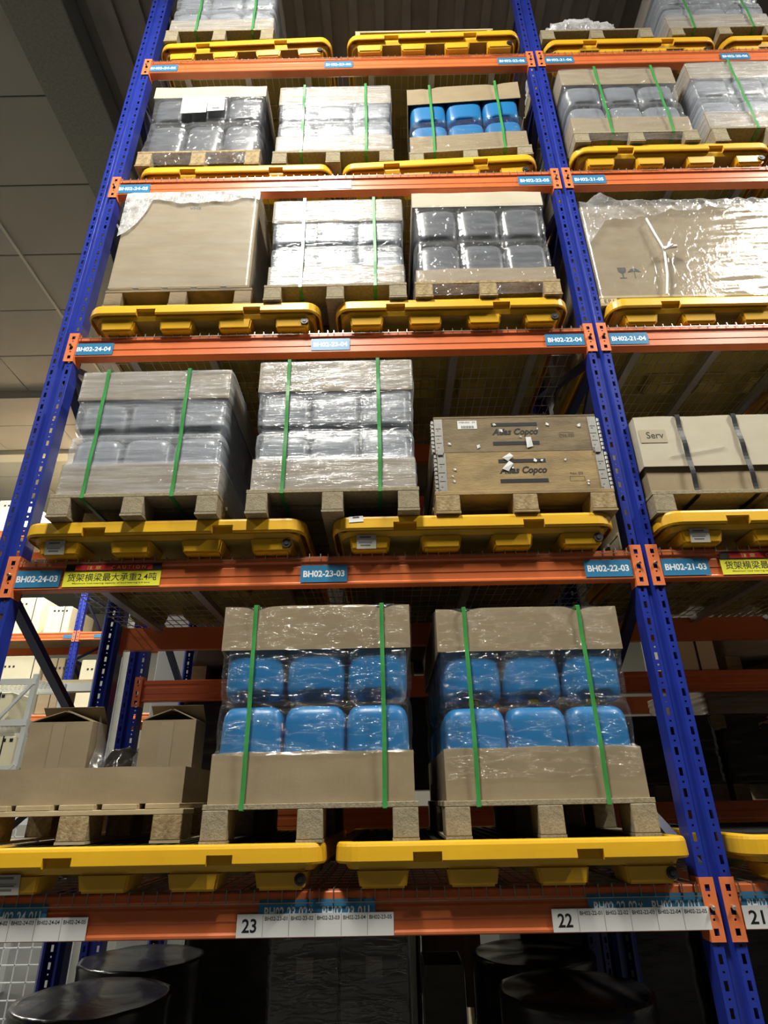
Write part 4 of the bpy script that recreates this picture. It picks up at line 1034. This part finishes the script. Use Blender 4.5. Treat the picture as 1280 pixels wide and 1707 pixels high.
for k, (a, b, h) in enumerate(((-2.40, -1.02, 1.3), (-0.42, 0.55, 1.25), (0.62, 1.5, 1.2), (1.6, 2.6, 1.2))):  # black loads added so the background under the rack stays dark
    wrapped(a, b, 0.105, h, 'bfilm', 'black wrapped load added to darken the floor behind the rack, %s along' % ('first', 'second', 'third', 'fourth')[k])
# white steel pillar of the hall behind the rack end
part('trim_6', box_mesh(0.22, 0.22, HC, M['white_pillar'], 0.004), None, loc=(-3.78, 3.2, 0), kind='structure')
part('trim_7', box_mesh(0.55, 0.22, HC, M['white_pillar'], 0.004), None, loc=(-3.15, 3.4, 0), kind='structure')

# ------------------------------------------------------------------ far rack with cream boxes, and light shelving between
YF = 8.0
for k, x in enumerate((-9.6, -6.75, -3.9)):
    frame(x, YF, 1.2, 7.3, 'bright blue far rack upright, %s' % ('hidden beyond the end post', 'between the cream boxes', 'hidden behind the back row')[k], [1.5, 3.9, 5.1])
for l, z in enumerate((3.0, 4.42, 6.45)):
    for b, bx in enumerate((-8.175, -5.325)):
        for yy, nm in ((YF, 'near'), (YF + 1.2, 'rear')):
            t = beam(bx, yy, z, 'orange far rack beam, %s side, %s tier, %s bay' % (nm, ('lower', 'middle', 'upper')[l], ('end', 'inner')[b]), flip=(nm == 'rear'), pins=False, L=2.73)
            if nm == 'near':
                for q in (-1.1, 1.2): sticker(t, 'location_label', q, q + 0.21, -0.11, -0.05, M['lblue'])
cream_box(-8.20, -7.55, 4.43, 0.68, 'cream carton on the far rack above its middle orange beam')
cream_box(-7.42, -6.98, 4.43, 0.50, 'smaller cream carton beside the far blue upright')
cream_box(-8.15, -7.32, 3.03, 1.0, 'cream carton with black marks below the far middle beam')
cream_box(-7.25, -6.90, 3.03, 0.95, 'plain tan carton beside the far upright', mt='card')
cream_box(-6.60, -6.00, 3.03, 0.91, 'cream carton with blue corner label past the far upright')
cream_box(-8.9, -8.3, 6.46, 0.70, 'grey-white wrapped carton high on the far rack behind the end post', mt='white_pillar')
part('far_deck', box_mesh(5.6, 1.1, 0.02, M['pine']), None, loc=(-6.75, YF + 0.62, 3.002), label='plank deck of the far rack behind the light shelving', cat='shelf')
part('far_deck', box_mesh(5.6, 1.1, 0.008, M['pine']), None, loc=(-6.75, YF + 0.62, 4.421), label='plank deck of the far rack on its middle orange beams', cat='shelf')
part('far_deck', box_mesh(5.6, 1.1, 0.008, M['pine']), None, loc=(-6.75, YF + 0.62, 6.451), label='plank deck of the far rack on its upper orange beams', cat='shelf')
# light galvanised shelving between
t = thing('light_shelving', 'light grey bolted shelving with mesh shelves beyond the end post', 'shelving', (0, 0, 0))
YS = 4.0
for x, y in ((-4.99, YS), (-4.99, YS + 0.6), (-4.28, YS + 0.2), (-6.6, YS), (-6.6, YS + 0.6)):
    mb = MB(); mb.box(x - 0.025, x + 0.025, y, y + 0.05, 0, 2.9 if x < -4.5 else 2.72); part('post', mb.mesh('post', M['shelf']), t)
for z in (2.85, 2.43, 1.98):
    mb = MB(); mb.box(-6.6, -4.97, YS - 0.01, YS + 0.02, z - 0.06, z); part('shelf_beam', mb.mesh('beam', M['shelf']), t)
    mb = MB(); mb.box(-6.6, -4.97, YS + 0.63, YS + 0.66, z - 0.06, z); part('shelf_beam', mb.mesh('beam', M['shelf']), t)
    mb = MB()
    for k in range(33): mb.bar((-6.6 + k * 0.05, YS, z), (-6.6 + k * 0.05, YS + 0.65, z), 0.006)
    for k in range(9): mb.bar((-6.6, YS + k * 0.08, z), (-4.97, YS + k * 0.08, z), 0.006)
    setp(part('shelf_mesh', mb.mesh('mesh', M['shelf']), t), kind='stuff')
for a, b in (((-5.0, YS, 2.80), (-5.5, YS, 2.15)), ((-5.0, YS + 0.6, 2.3), (-5.5, YS + 0.6, 2.6)), ((-5.0, YS, 2.0), (-5.6, YS, 1.4))):
    mb = MB(); mb.bar(a, b, 0.03); part('diagonal_brace', mb.mesh('brace', M['shelf']), t)
for k, (a, b, z) in enumerate(((-6.3, -5.8, 2.431), (-5.7, -5.25, 2.431), (-6.2, -5.6, 1.981), (-5.5, -5.1, 1.981))):
    cream_box(a, b, z, 0.30, 'small cream carton on the light shelving, %s one' % ('upper first', 'upper second', 'lower first', 'lower second')[k], dp=0.45, y=YS + 0.1)
t = thing('light_shelf_bench', 'light steel bench shelf with plank top beyond the end post', 'shelving', (0, 0, 0))
mb = MB(); mb.box(-5.6, -4.28, 4.9, 5.6, 2.96, 3.0); part('plank_top', mb.mesh('plank', M['pine']), t)
mb = MB(); mb.box(-5.6, -4.28, 4.88, 4.9, 2.86, 2.96); part('front_rail', mb.mesh('rail', M['shelf']), t)
for x in (-5.57, -4.32): mb = MB(); mb.box(x - 0.03, x + 0.03, 4.9, 4.96, 0, 2.96); part('leg', mb.mesh('leg', M['shelf']), t)
# wire cage low beside the drums
t = thing('wire_cage', 'white wire mesh cage standing on the floor beyond the end post', 'cage', (-4.15, 2.6, 0))
mb = MB()
for k in range(12): mb.bar((-0.6 + k * 0.1, 0, 0.1), (-0.6 + k * 0.1, 0, 1.5), 0.007)
for k in range(15): mb.bar((-0.6, 0, 0.1 + k * 0.1), (0.5, 0, 0.1 + k * 0.1), 0.007)
setp(part('wire_panel', mb.mesh('cage', M['white']), t), kind='stuff')
for x in (-0.6, -0.05, 0.5): mb = MB(); mb.box(x - 0.02, x + 0.02, -0.02, 0.02, 0, 1.55); part('frame_post', mb.mesh('p', M['white']), t)
for z in (0.1, 1.5): mb = MB(); mb.box(-0.6, 0.5, -0.02, 0.02, z - 0.02, z + 0.02); part('frame_rail', mb.mesh('p', M['white']), t)
